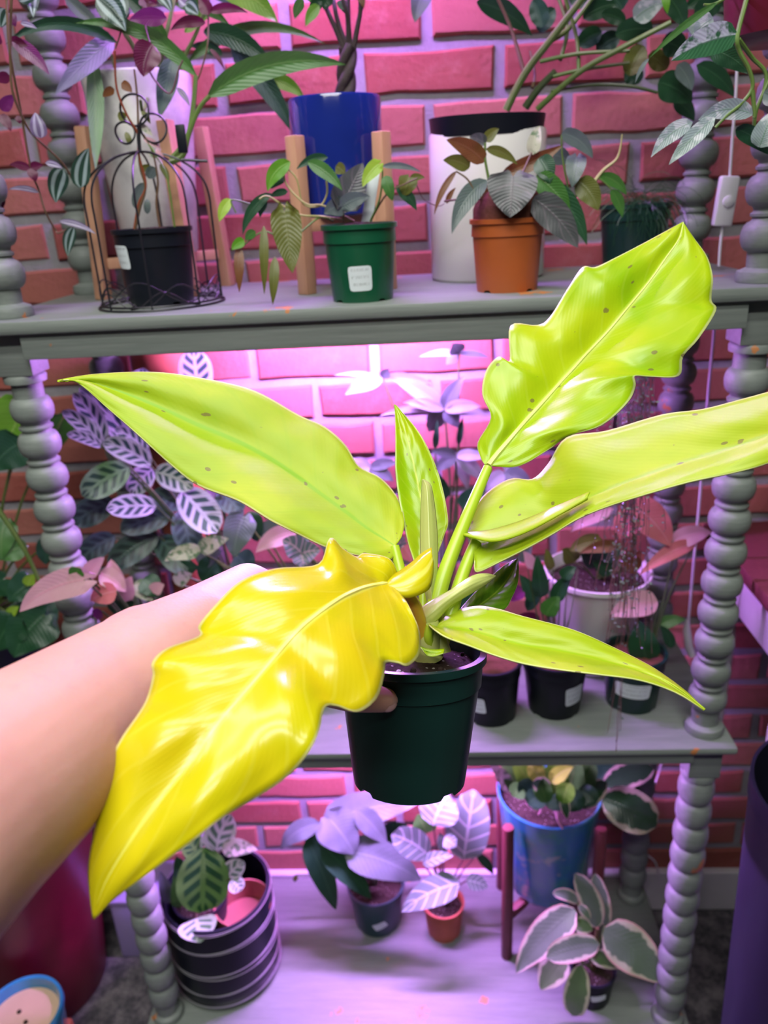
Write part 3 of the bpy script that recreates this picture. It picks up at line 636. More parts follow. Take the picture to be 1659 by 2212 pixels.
# thumb nail
nn = (CR * 0.55 - CU * 0.72 - CF * 0.42).normalized(); tip = PD(833, 1512, .4795) + nn * 0.0070; tdir = (CR * 0.9 + CF * 0.25); tdir = (tdir - nn * tdir.dot(nn)).normalized(); sd = tdir.cross(nn)
nb = B(); vs = []; fs = []
for i in range(9):
    for j in range(7):
        a = (i / 8 - 0.5) * 2; c = (j / 6 - 0.5) * 2; hw = 0.0042 * (1 - max(0, a) ** 4 * 0.55)
        vs.append(tip + tdir * (a * 0.0046) + sd * (c * hw) + nn * (0.0010 - 0.0020 * c * c - 0.0018 * a * a))
for i in range(8):
    for j in range(6): k = i * 7 + j; fs.append((k, k + 1, k + 8, k + 7))
nb.add(vs, fs).out('fingernail', 'fingernail', per)

# ================================================================== upper shelf
def ang(dx, r): return -90 + math.degrees(math.asin(max(-1, min(1, dx / r))))
# --- tall white marbled planter on a pine stand, long leaved plant
C = Vector((-0.3095, 0.205, Z1))
st = thing('plant_stand', C, 'pine wood stand with four legs under the tall white planter', 'stand')
for k in range(4):
    a = math.radians(45 + 90 * k - 8); x, y = math.cos(a), math.sin(a)
    top = C + Vector((x * 0.080, y * 0.080, 0.215)); bt = C + Vector((x * 0.093, y * 0.093, 0))
    t = (top - bt); L = t.length; q = t.to_track_quat('Z', 'Y').to_matrix() @ Matrix.Rotation(a, 3, 'Z')
    B().box((top + bt) / 2, (0.017, 0.017, L), 0.0015, q).out('leg', 'pine_wood', st)
for a in (37, 127): B().box(C + Vector((0, 0, 0.046)), (0.162, 0.014, 0.014), 0.001, Matrix.Rotation(math.radians(a), 3, 'Z')).out('crossbar', 'pine_wood', st)
pl = thing('white_planter', C + Vector((0, 0, 0.053)), 'tall tapered white marbled planter with long green strappy leaves, on pine legs', 'plant')
B().lathe([(0, 0), (0.046, 0), (0.050, 0.004), (0.0705, 0.218), (0.0690, 0.222), (0.066, 0.220), (0.062, 0.200), (0.048, 0.010)], C + Vector((0, 0, 0.053)), 48).out('planter', 'white_marbled', pl)
soil(pl, C + Vector((0, 0, 0.053)), 0.062, 0.196)
Yp = 0.19
def petiole(par, pts, r, mat='stem_green', name='stem'): return vine(par, [PY(*p) for p in pts], r, r * 0.7, mat, name)
petiole(pl, [(300, 168, .20), (292, 110, .18), (258, 50, .16), (245, -10, .16)], 0.0036)
petiole(pl, [(345, 168, .20), (350, 110, .19), (365, 50, .19), (380, -20, .2)], 0.0036)
petiole(pl, [(385, 168, .20), (400, 120, .2), (425, 70, .2), (440, 20, .2)], 0.0032)
petiole(pl, [(255, 168, .21), (240, 120, .2), (228, 90, .18)], 0.0026)
petiole(pl, [(330, 170, .18), (310, 240, .12), (303, 215, .10)], 0.0026)
petiole(pl, [(370, 345, .075), (404, 300, .08), (417, 235, .085), (423, 163, .09)], 0.0036)
petiole(pl, [(366, 352, .07), (396, 335, .075), (408, 290, .078), (430, 235, .08), (453, 207, .08)], 0.0034)
plant_leaves(pl, Yp, [
 (423, 163, 160, 50, 34, 'long', 'leaf_green', -.10, -.12, .14, .3), (450, 208, 748, 140, 52, 'long', 'leaf_green', -.11, -.08, .10, .35),
 (252, 92, 12, 96, 28, 'long', 'leaf_deep_green', -.06, -.14, .16, .3), (246, 82, 118, 205, 46, 'long', 'leaf_grey_green', -.05, -.13, .02),
 (202, 128, 206, 368, 36, 'long', 'leaf_green', -.06, -.12, -.03), (470, -40, 600, 48, 62, 'long', 'leaf_bright_green', .02, -.04, .06),
 (440, 68, 592, 148, 44, 'long', 'leaf_deep_green', .02, .0, .10), (408, 132, 704, 96, 26, 'long', 'leaf_green', .02, .05, .16, .3),
 (500, 105, 636, 292, 46, 'long', 'leaf_deep_green', .03, .03, .06), (578, 172, 658, 214, 30, 'long', 'leaf_bright_green', .04, .04, .12),
 (372, 125, 344, 255, 44, 'long', 'leaf_deep_green', -.06, -.09, .0), (140, -5, 240, 92, 28, 'long', 'leaf_grey_green', -.02, -.03, .03),
 (380, 10, 500, 60, 26, 'long', 'leaf_green', .0, .02, .12), (330, 60, 250, -20, 30, 'long', 'leaf_deep_green', -.02, -.02), (400, 70, 470, 20, 24, 'long', 'leaf_bright_green', 0, .02),
 (360, 90, 300, 20, 22, 'long', 'leaf_green', -.03, -.05), (480, 118, 410, 100, 24, 'long', 'leaf_deep_green', .02, .03), (450, -30, 520, 20, 40, 'long', 'leaf_deep_green', .04, .02)])
# --- tradescantia hanging from the top board, left corner and centre
td = thing('tradescantia', PY(30, -60, .02), 'trailing zebra-striped purple tradescantia hanging down at the far left post', 'plant')
vine(td, [PY(30, -300, .0), PY(26, -60, .0), PY(22, 95, .0), PY(23, 140, .0), PY(27, 197, .0), PY(49, 255, .01), PY(72, 292, .02), PY(116, 333, .03), PY(142, 362, .04), PY(162, 396, .05), PY(176, 402, .05)], 0.0016, 0.0011, 'stem_brown')
vine(td, [PY(10, -300, .0), PY(14, -60, -.0), PY(20, 100, -.01), PY(45, 240, .01), PY(66, 362, .02), PY(84, 411, .03), PY(98, 457, .03), PY(119, 495, .04), PY(127, 503, .04), PY(159, 489, .05)], 0.0015, 0.001, 'stem_brown')
plant_leaves(td, .01, [(25, 88, 107, 162, 32, 'lance', 'leaf_purple'), (20, 90, 60, 100, 22, 'lance', 'leaf_maroon'), (22, 165, -8, 178, 24, 'lance', 'leaf_maroon'), (6, 240, 32, 206, 26, 'ovate', 'leaf_purple'), (0, 248, 24, 284, 22, 'lance', 'leaf_maroon'),
 (38, 250, 44, 268, 14, 'lance', 'leaf_maroon'), (87, 298, 76, 243, 34, 'ovate', 'leaf_lilac_zebra'), (174, 405, 192, 320, 40, 'ovate', 'leaf_tradescantia', .03, .03), (136, 366, 121, 438, 42, 'ovate', 'leaf_tradescantia', .02, .02), (66, 366, 20, 356, 18, 'lance', 'leaf_maroon'),
 (66, 362, 94, 358, 18, 'lance', 'leaf_maroon'), (66, 364, 78, 392, 22, 'ovate', 'leaf_maroon'), (98, 352, 136, 364, 14, 'lance', 'leaf_lilac_zebra'), (84, 416, 16, 410, 12, 'lance', 'leaf_lilac_zebra', .02, .0, .1), (128, 478, 208, 506, 14, 'lance', 'leaf_lilac_zebra', .03, .03, .08),
 (159, 490, 147, 555, 26, 'lance', 'leaf_tradescantia', .03, .03), (12, 20, 2, 60, 34, 'ovate', 'leaf_tradescantia'), (72, -25, 72, 38, 30, 'lance', 'leaf_tradescantia', .02, .0), (20, 28, 34, 58, 22, 'lance', 'leaf_purple'), (44, 50, 80, 62, 12, 'lance', 'leaf_lilac_zebra'), (0, 75, -20, 95, 30, 'ovate', 'leaf_maroon'),
 (8, 420, 0, 465, 18, 'lance', 'leaf_maroon'), (40, 0, 90, -15, 30, 'ovate', 'leaf_tradescantia')])
tc = thing('tradescantia', PY(360, -80, .10), 'maroon and purple tradescantia shoots hanging above the tall white planter', 'plant')
vine(tc, [PY(455, -300, .10), PY(452, -30, .09), PY(450, 40, .09), PY(447, 105, .08), PY(428, 172, .08)], 0.0013, 0.0009, 'stem_brown')
vine(tc, [PY(300, -300, .09), PY(308, 10, .08), PY(330, 120, .07), PY(324, 156, .07), PY(366, 202, .07), PY(386, 150, .07), PY(395, 130, .07)], 0.0013, 0.0009, 'stem_purple')
vine(tc, [PY(270, -300, .08), PY(272, -40, .08), PY(262, 60, .07), PY(249, 105, .07)], 0.0013, 0.0009, 'stem_brown')
plant_leaves(tc, .08, [(450, 32, 428, -6, 30, 'ovate', 'leaf_maroon'), (452, 26, 536, 28, 20, 'lance', 'leaf_maroon', 0, 0, .10), (444, 50, 368, 66, 24, 'lance', 'leaf_maroon', 0, -.01, .12), (360, 40, 278, 44, 36, 'lance', 'leaf_purple', -.01, -.02, .06), (330, 96, 310, 166, 58, 'ovate', 'leaf_maroon', -.01, -.02),
 (453, 106, 485, 152, 10, 'lance', 'leaf_maroon'), (208, -8, 272, 68, 54, 'lance', 'leaf_tradescantia', -.02, -.02), (250, -10, 268, 50, 40, 'lance', 'leaf_tradescantia', -.01, -.02), (305, -8, 322, 20, 30, 'ovate', 'leaf_purple'), (400, 8, 428, 32, 34, 'ovate', 'leaf_tradescantia'), (405, 10, 382, -8, 30, 'ovate', 'leaf_lilac_zebra'), (382, 190, 410, 230, 12, 'lance', 'leaf_lilac_zebra'),
 (340, -20, 370, 25, 30, 'ovate', 'leaf_tradescantia'), (280, 20, 240, 60, 26, 'lance', 'leaf_tradescantia'), (300, 0, 340, 12, 26, 'ovate', 'leaf_maroon')])
# --- black nursery pot inside a wire cloche
C = Vector((-0.2715, 0.0565, Z1 + 0.0022))
bp = thing('black_potted_plant', C, 'thin-stemmed plant in a black nursery pot with white label inside the wire cage', 'plant')
nursery_pot(bp, C, 0.0485, 0.0385, 0.0885, 'black_plastic', soilz=0.006)
tag(bp, C, 0.0442, -134, 0.028, 0.058, 0.027, slope=0.11, tilt=-0.03)
Yb = 0.056
vine(bp, [PY(290, 495, Yb), PY(300, 440, Yb), PY(315, 400, Yb), PY(300, 335, Yb), PY(298, 290, Yb), PY(275, 250, .05), PY(252, 190, .045), PY(248, 110, .04)], 0.0017, 0.0013, 'stem_red')
vine(bp, [PY(292, 495, Yb), PY(302, 450, Yb), PY(314, 405, Yb), PY(301, 350, Yb), PY(297, 220, Yb), PY(290, 150, Yb)], 0.0018, 0.0012, 'stem_brown')
vine(bp, [PY(346, 495, Yb), PY(338, 440, Yb), PY(341, 390, Yb), PY(330, 330, Yb), PY(310, 290, Yb)], 0.0018, 0.0010, 'stem_brown')
vine(bp, [PY(378, 495, .04), PY(366, 410, .04), PY(355, 365, .045), PY(320, 310, Yb)], 0.0013, 0.0010, 'stem_green')
plant_leaves(bp, Yb, [(262, 180, 285, 200, 20, 'ovate', 'leaf_copper'), (247, 193, 222, 210, 18, 'ovate', 'leaf_copper'), (272, 257, 254, 250, 20, 'round', 'leaf_olive'), (272, 285, 282, 312, 13, 'ellip', 'leaf_olive'), (335, 362, 322, 386, 24, 'round', 'leaf_grey_green'), (318, 430, 318, 462, 15, 'ellip', 'leaf_grey_green'),
 (310, 395, 292, 450, 20, 'ellip', 'leaf_grey_green'), (300, 270, 330, 295, 14, 'lance', 'leaf_cream'), (310, 300, 350, 325, 14, 'lance', 'leaf_pink'), (340, 340, 318, 330, 14, 'lance', 'leaf_cream'), (350, 350, 338, 320, 16, 'lance', 'leaf_pink'), (302, 370, 325, 360, 14, 'ellip', 'leaf_olive'), (305, 240, 325, 268, 12, 'lance', 'leaf_olive'), (345, 355, 365, 395, 14, 'lance', 'leaf_olive')])
wc = thing('wire_cloche', Vector((C.x, C.y, Z1)), 'black wire birdcage cloche with a looped finial around the black pot', 'cage')
RC = 0.074; wr = 0.0013
ring = lambda r, z, wav=0.0, k=1, ph=0.0: [Vector((C.x + r * math.cos(a), C.y + r * math.sin(a), z + wav * math.sin(a * k + ph))) for a in [2 * math.pi * i / 64 for i in range(64)]]
B().tube(ring(RC + .003, Z1 + 0.0015), wr, 6, closed=True).out('base_ring', 'black_wire', wc)
B().tube(ring(RC, Z1 + 0.005), wr, 6, closed=True).out('base_ring', 'black_wire', wc)
for q, (zz, wv, kk, pp) in enumerate(((0.016, 0.012, 5, 0.0), (0.020, 0.013, 4, 1.7), (0.012, 0.009, 6, 2.6))):
    B().tube(ring(RC - 0.001, Z1 + zz, wv, kk, pp), 0.0008, 5, closed=True).out('twig_wire', 'black_wire', wc)
zs_, zt_ = 1.372, 1.4035
for k in range(4):
    a = math.radians(8 + 45 * k); d = Vector((math.cos(a), math.sin(a), 0)); P = []
    for s in (-1, 1):
        side = [C.xy.to_3d() + d * (s * RC) + Vector((0, 0, z)) for z in (Z1 + 0.002, Z1 + 0.06, zs_ - 0.04)]
        side += [C.xy.to_3d() + d * (s * RC * math.cos(t)) + Vector((0, 0, zs_ - 0.02 + (zt_ - zs_ + 0.02) * math.sin(t))) for t in (0.0, 0.35, 0.7, 1.05, 1.35)]
        P += side if s < 0 else side[::-1]
    P = P[:8] + [C.xy.to_3d() + Vector((0, 0, zt_ + 0.0006))] + P[8:]
    B().tube(smooth_path(P, 4), wr, 6).out('arch_wire', 'black_wire', wc)
for dx, dz, rr in ((0.002, 0.044, 0.0165), (-0.013, 0.021, 0.0115), (0.021, 0.024, 0.0155)):
    c = Vector((C.x + dx, C.y - 0.002, zt_ + dz)); B().tube([c + Vector((rr * math.cos(a), 0.002 * math.sin(2 * a), rr * math.sin(a))) for a in [2 * math.pi * i / 32 for i in range(32)]], wr, 6, closed=True).out('finial_loop', 'black_wire', wc)
B().tube(smooth_path([Vector((C.x, C.y, zt_)), Vector((C.x + .001, C.y, zt_ + .014)), Vector((C.x + .004, C.y, zt_ + .03))], 4), 0.0024, 8).out('finial_stem', 'black_wire', wc)
B().tube([PY(392, 345, .05), PY(448, 348, .05)], 0.0016, 8).out('latch', 'black_wire', wc)
B().box(PY(392, 300, .05), (0.011, 0.004, 0.030), 0.001).out('clip', 'black_plastic', wc)
# --- blue pot on pine stand, money tree
C = Vector((-0.0465, 0.150, Z1))
st = thing('plant_stand', C, 'pine wood stand with square legs carrying the cobalt blue pot', 'stand')
for a in (-128, -38, 52, 142):
    ar = math.radians(a); x, y = math.cos(ar) * 0.074, math.sin(ar) * 0.074
    B().box(C + Vector((x, y, 0.0925)), (0.0175, 0.0175, 0.185), 0.0015, Matrix.Rotation(ar, 3, 'Z')).out('leg', 'pine_wood', st)
for a in (52, 142): B().box(C + Vector((0, 0, 0.083)), (0.135, 0.015, 0.016), 0.001, Matrix.Rotation(math.radians(a), 3, 'Z')).out('crossbar', 'pine_wood', st)
Cp = C + Vector((0, 0, 0.0912))
mt = thing('money_tree', Cp, 'braided-trunk money tree in a glossy cobalt blue pot', 'plant')
B().lathe([(0, 0), (0.050, 0), (0.054, 0.003), (0.0575, 0.060), (0.0580, 0.134), (0.0565, 0.1375), (0.054, 0.1360), (0.0525, 0.12), (0.049, 0.01)], Cp, 56).out('pot', 'blue_glaze', mt); soil(mt, Cp, 0.0528, 0.125)
tb = PY(742, 208, .15); tt = PY(752, 100, .15)
for k in range(3):
    P = []
    for i in range(25):
        t = i / 24; p = tb.lerp(tt, t) - Vector((0, 0, 0.015 * (1 - t))); a = t * 5.2 + k * 2.094; P.append(p + Vector((0.0062 * math.cos(a), 0.0062 * math.sin(a), 0)))
    B().tube(P, [0.0078 - 0.0022 * i / 24 for i in range(25)], 10).out('trunk', 'bark', mt)
for P in ([(742, 105, .15), (728, 70, .15), (708, 25, .15), (690, -20, .15)], [(748, 100, .15), (732, 55, .15), (722, 10, .15), (718, -40, .16)], [(752, 100, .15), (752, 50, .145), (748, 20, .14), (735, -20, .14)], [(758, 105, .15), (753, 60, .15), (752, 0, .15), (752, -50, .15)], [(760, 120, .15), (772, 60, .15), (779, 15, .15), (772, -30, .15)], [(779, 20, .15), (784, -10, .15), (790, -40, .15)]):
    vine(mt, [PY(*p) for p in P], 0.0034, 0.0022, 'bark', 'branch', 8)
plant_leaves(mt, .145, [(655, -2, 637, 42, 22, 'lance', 'leaf_green', 0, 0), (690, 12, 660, 58, 24, 'lance', 'leaf_bright_green', -.01, -.02), (700, 5, 668, 14, 26, 'lance', 'leaf_deep_green', 0, 0), (690, -10, 712, 15, 30, 'ovate', 'leaf_deep_green', 0, 0), (735, 0, 738, 22, 16, 'ovate', 'leaf_deep_green'), (665, 0, 690, -8, 26, 'lance', 'leaf_green'), (715, -10, 700, 22, 24, 'ovate', 'leaf_deep_green'), (740, 8, 745, 28, 14, 'ovate', 'leaf_deep_green'), (770, -20, 786, 18, 18, 'ovate', 'leaf_copper')])
# --- green nursery pot with trailing heartleaf
C = Vector((-0.0145, 0.008, Z1))
gp = thing('heartleaf_plant', C, 'trailing olive heartleaf plant in a green nursery pot with a square white label', 'plant')
nursery_pot(gp, C, 0.0440, 0.0352, 0.0845, 'green_plastic', soilz=0.005)
tag(gp, C, 0.0372, ang(0.0008, .037), 0.0262, 0.0270, 0.0275, slope=0.10, tilt=0.02)
Yg = 0.008
cr = PY(770, 478, Yg)
pn = B().box((PY(787, 474, Yg) + PY(815, 372, Yg + .01)) / 2, (0.0125, 0.0012, 0.060), 0.0004, Matrix.Rotation(0.22, 3, 'Y')).out('plant_tag', 'paper_label', gp, label='white plastic plant tag')
for P, r, m in (([(760, 478, Yg), (700, 468, 0), (640, 462, -.01), (582, 425, -.02), (560, 430, -.025)], .0014, 'stem_pale'), ([(765, 478, Yg), (700, 445, 0), (660, 440, -.01), (620, 400, -.01), (612, 365, -.01)], .0014, 'stem_pale'), ([(705, 390, .0), (706, 420, 0), (690, 445, 0), (655, 440, -.005), (640, 385, -.01), (612, 358, -.01)], .0013, 'stem_pale'),
                ([(720, 478, Yg), (690, 470, 0), (645, 505, -.02), (615, 520, -.02), (570, 500, -.02), (520, 535, -.02)], .0013, 'stem_olive' if False else 'stem_green'), ([(800, 478, Yg), (820, 430, .0), (826, 380, .0), (825, 360, 0)], .0013, 'stem_green'), ([(800, 478, Yg), (835, 420, .0), (880, 395, .0), (902, 385, 0)], .0012, 'stem_brown'), ([(742, 478, Yg), (742, 460, 0), (742, 440, -.005)], .0013, 'stem_green'), ([(510, 460, -.02), (500, 432, -.02), (540, 440, -.02)], .001, 'stem_green'), ([(900, 400, .0), (915, 430, .01), (945, 445, .02), (960, 440, .03)], .0006, 'stem_purple')):
    vine(gp, [PY(*p) for p in P], r, r * .7, m)
plant_leaves(gp, Yg, [(615, 458, 632, 590, 66, 'heart', 'leaf_olive', -.035, -.05, .0, .2), (570, 488, 571, 636, 20, 'lance', 'leaf_olive', -.03, -.04), (594, 555, 589, 660, 22, 'lance', 'leaf_olive', -.04, -.05), (516, 530, 517, 632, 22, 'lance', 'leaf_copper', -.03, -.04), (528, 520, 500, 540, 22, 'ovate', 'leaf_bright_green', -.03, -.04),
 (586, 418, 524, 508, 24, 'lance', 'leaf_deep_green', -.02, -.03, .12), (622, 414, 582, 426, 16, 'lance', 'leaf_deep_green', -.02, -.02), (498, 430, 474, 480, 24, 'lance', 'leaf_lime', -.02, -.03), (627, 350, 578, 414, 34, 'lance', 'leaf_bright_green', -.02, -.03, .14), (612, 375, 585, 408, 30, 'ovate', 'leaf_deep_green', -.01, -.02),
 (665, 350, 740, 412, 30, 'lance', 'leaf_green', -.02, -.03, .08), (708, 340, 640, 366, 20, 'lance', 'leaf_deep_green', -.01, -.02, .1), (742, 442, 784, 352, 72, 'heart', 'leaf_micans', -.01, .0, .0), (742, 444, 700, 462, 40, 'heart', 'leaf_grey_green', -.01, -.01), (742, 444, 800, 425, 36, 'heart', 'leaf_grey_green', -.02, -.02),
 (818, 355, 783, 404, 32, 'heart', 'leaf_lime', -.02, -.03), (825, 360, 910, 372, 14, 'lance', 'leaf_grey_green', 0, 0, .08), (884, 384, 872, 424, 42, 'heart', 'leaf_olive', 0, 0), (885, 386, 918, 384, 16, 'lance', 'leaf_olive'), (832, 380, 848, 434, 26, 'ovate', 'leaf_green', -.02, -.02), (856, 402, 900, 455, 26, 'lance', 'leaf_deep_green', 0, 0), (725, 360, 745, 376, 26, 'ovate', 'leaf_olive', .02, .02), (575, 430, 562, 470, 18, 'lance', 'leaf_deep_green', -.02, -.02), (552, 500, 530, 520, 20, 'lance', 'leaf_green', -.03, -.03)])
# --- white cylinder planter with black liner, leaning stems
C = Vector((0.1475, 0.2005, Z1))
wp = thing('white_planter', C, 'wide glossy white cylinder planter with a black liner and leaning green stems', 'plant')
B().lathe([(0, 0), (0.074, 0), (0.0775, 0.004), (0.0770, 0.180), (0.0755, 0.1840), (0.0725, 0.182), (0.072, 0.02)], C, 64).out('planter', 'white_ceramic', wp)
Mt = Matrix.Rotation(0.01, 3, 'Y') @ Matrix.Rotation(0.03, 3, 'X')
B().lathe([(0, 0.1), (0.068, 0.1), (0.0705, 0.178), (0.0725, 0.178), (0.0755, 0.2015), (0.0735, 0.2015), (0.070, 0.18), (0.0, 0.186)], C + Vector((-0.003, 0, 0)), 56, Mt).out('liner_pot', 'black_plastic', wp)
for P, r, m in (([(1093, 238, .2), (1134, 159, .19), (1187, 89, .17), (1250, 7, .15), (1300, -60, .14)], .0050, 'stem_green'), ([(1132, 157, .19), (1105, 65, .2), (1072, -10, .2)], .0026, 'stem_brown'), ([(1135, 232, .2), (1165, 190, .19), (1200, 154, .18)], .0052, 'stem_dark'), ([(1161, 236, .2), (1250, 157, .17), (1350, 100, .14), (1450, 48, .12)], .0038, 'stem_green'),
                ([(1166, 133, .18), (1250, 116, .17), (1360, 110, .15)], .0026, 'stem_green'), ([(1195, 165, .18), (1260, 150, .17), (1360, 136, .16)], .0024, 'stem_green'), ([(1190, 196, .19), (1280, 183, .18), (1360, 186, .17), (1420, 200, .17)], .0024, 'stem_dark'), ([(1187, 89, .17), (1230, 60, .19), (1290, -20, .2)], .0034, 'stem_green'), ([(1210, 130, .18), (1225, 60, .19), (1200, -20, .2)], .0026, 'stem_green'), ([(1150, 190, .19), (1155, 160, .2), (1145, 110, .21)], .0022, 'stem_brown'), ([(1250, 157, .17), (1245, 80, .18), (1215, -20, .18)], .0026, 'stem_green')):
    vine(wp, [PY(*p) for p in P], r, r * .75, m, 'stem', 8)
plant_leaves(wp, .17, [(925, -30, 896, 48, 44, 'ovate', 'leaf_grey_green', .0, -.02), (1030, 4, 1150, 78, 44, 'lance', 'leaf_deep_green', .05, .08, .08), (1360, 164, 1392, 100, 48, 'ellip', 'leaf_olive', 0, 0), (1422, 178, 1494, 222, 62, 'ovate', 'leaf_deep_green', 0, 0), (1463, 140, 1494, 196, 34, 'ovate', 'leaf_grey_green', -.02, -.02), (1505, 140, 1588, 212, 38, 'lance', 'leaf_deep_green', -.03, -.03), (1330, 75, 1410, 65, 46, 'ellip', 'leaf_deep_green', 0, 0),
 (1370, 42, 1436, 6, 46, 'ovate', 'leaf_silver', -.03, -.03), (1494, 74, 1534, 36, 46, 'ovate', 'leaf_silver', -.04, -.04), (1440, -10, 1478, 60, 44, 'ovate', 'leaf_deep_green', -.02, -.02), (1260, 40, 1330, 10, 40, 'ellip', 'leaf_deep_green', .04, .04), (1300, 70, 1250, 100, 40, 'ellip', 'leaf_deep_green', .08, .08), (1170, 60, 1150, 0, 40, 'ellip', 'leaf_deep_green', .08, .08), (1280, 10, 1230, -30, 60, 'ellip', 'leaf_deep_green', .06, .06), (1345, 20, 1300, -20, 60, 'ellip', 'leaf_deep_green', .05, .05),
 (1430, 90, 1475, 110, 50, 'ellip', 'leaf_deep_green', .02, .02), (1290, 110, 1340, 80, 40, 'ellip', 'leaf_deep_green', .09, .09), (1400, 120, 1440, 150, 40, 'ellip', 'leaf_olive', .04, .04), (1436, -20, 1442, 30, 18, 'lance', 'leaf_bright_green', -.05, -.05), (1380, 180, 1350, 150, 40, 'ellip', 'leaf_deep_green', .08, .08), (1320, 0, 1312, -20, 20, 'ovate', 'leaf_silver', -.02, -.02), (1200, 20, 1165, 70, 36, 'ellip', 'leaf_deep_green', .1, .1), (1455, 215, 1500, 262, 34, 'lance', 'leaf_deep_green', .03, .03), (1500, 30, 1560, 10, 44, 'ellip', 'leaf_deep_green', .0, .0), (1540, -10, 1480, 20, 40, 'ovate', 'leaf_deep_green', .02, .02), (1350, 50, 1300, 30, 30, 'ellip', 'leaf_deep_green', .03, .03)])
# --- orange pot, velvet-leaf philodendron
C = Vector((0.1575, 0.035, Z1))
op = thing('velvet_philodendron', C, 'coppery velvet-leaved philodendron in a rust orange plastic pot', 'plant')
nursery_pot(op, C, 0.0440, 0.0355, 0.0815, 'orange_plastic', soilz=0.004, soilmat='coir_soil')
B().lathe([(0.040, 0.078), (0.040, 0.092), (0.034, 0.108), (0.020, 0.118), (0, 0.121)], C, 28).out('soil_mound', 'coir_soil', op)
Yo = 0.03
vine(op, [PY(1268, 415, .03), PY(1301, 370, .03), PY(1334, 340, .03), PY(1344, 290, .03)], .0026, .0007, 'stem_pale', 'shoot')
for P, r, m in (([(1062, 440, .01), (1056, 390, .01), (1048, 345, .01), (1048, 308, .01)], .0018, 'stem_green'), ([(1115, 400, .0), (1130, 370, .01), (1148, 330, .02)], .0014, 'stem_purple'), ([(1200, 440, .02), (1240, 425, .03), (1268, 415, .03)], .0018, 'stem_green'), ([(1030, 430, .0), (1012, 390, .0), (985, 370, .0)], .0012, 'stem_brown'), ([(1230, 420, .03), (1215, 340, .03), (1213, 290, .03)], .0012, 'stem_green'), ([(960, 435, -.01), (1000, 430, .0), (1040, 430, .01)], .0012, 'stem_purple'), ([(1268, 415, .03), (1290, 385, .03), (1322, 410, .03)], .0012, 'stem_green')):
    vine(op, [PY(*p) for p in P], r, r * .7, m)
plant_leaves(op, Yo, [(1048, 306, 1078, 278, 24, 'ovate', 'leaf_olive', -.02, -.02), (1048, 312, 1014, 296, 30, 'ovate', 'leaf_micans', -.02, -.02), (1046, 350, 964, 302, 40, 'ovate', 'leaf_copper', -.02, -.03, .08), (1014, 362, 957, 346, 32, 'ovate', 'leaf_olive', -.02, -.03), (1050, 322, 1118, 356, 22, 'lance', 'leaf_olive', -.02, -.02, .1), (1150, 334, 1166, 272, 30, 'ovate', 'leaf_cream', -.01, .0),
 (1082, 378, 1218, 312, 34, 'lance', 'leaf_copper', -.01, .0, -.03, .4), (1108, 382, 1102, 470, 108, 'heart', 'leaf_micans', -.035, -.05, .03), (1052, 390, 976, 505, 42, 'lance', 'leaf_grey_green', -.02, -.05, .12), (986, 370, 938, 465, 14, 'lance', 'leaf_copper', -.02, -.03), (1164, 342, 1188, 396, 46, 'ovate', 'leaf_deep_green', -.02, -.03), (1160, 388, 1268, 530, 48, 'lance', 'leaf_deep_green', -.02, -.04, .10),
 (1152, 428, 1248, 535, 66, 'ovate', 'leaf_micans', -.03, -.045, .06), (1158, 380, 1230, 460, 50, 'ovate', 'leaf_green', -.025, -.035, .06), (1213, 288, 1280, 342, 34, 'ovate', 'leaf_grey_green', -.01, -.01, .12), (1246, 340, 1236, 405, 44, 'heart', 'leaf_grey_green', .0, -.01), (1195, 335, 1232, 352, 36, 'ovate', 'leaf_grey_green', .01, .01), (1248, 390, 1292, 455, 48, 'ovate', 'leaf_olive', .0, -.01), (1294, 380, 1354, 422, 26, 'lance', 'leaf_green', .0, .0, .12), (1320, 410, 1344, 470, 24, 'lance', 'leaf_green', .0, .0),
 (1072, 430, 1020, 415, 40, 'ovate', 'leaf_copper', -.01, -.01), (1130, 420, 1180, 440, 50, 'ovate', 'leaf_copper', .01, .01), (965, 440, 985, 405, 12, 'lance', 'leaf_copper', -.02, -.02), (1090, 420, 1060, 470, 40, 'ovate', 'leaf_copper', .0, -.01)])
# --- dark green pot with wispy plant at the back right
C = Vector((0.345, 0.195, Z1))
dg_ = thing('wispy_plant', C, 'fine thread-leaved grassy plant in a dark green pot at the back of the upper shelf', 'plant')
nursery_pot(dg_, C, 0.048, 0.038, 0.086, 'dark_green_plastic', soilz=0.004)
b = B()
for i in range(150):
    a = random.uniform(0, 6.28); r0 = random.uniform(0, .03); p = C + Vector((r0 * math.cos(a), r0 * math.sin(a) - .01, .084)); P = [p]; d = Vector((random.uniform(-.4, .9), random.uniform(-1.1, .3), random.uniform(.2, 1.2))).normalized()
    for s in range(8): d = (d + Vector((random.uniform(-.35, .35), random.uniform(-.3, .25), -.30))).normalized(); P.append(P[-1] + d * 0.0095)
    b.tube(P, 0.0003, 3, cap=False)
b.out('foliage', 'leaf_deep_green', dg_, kind='stuff')
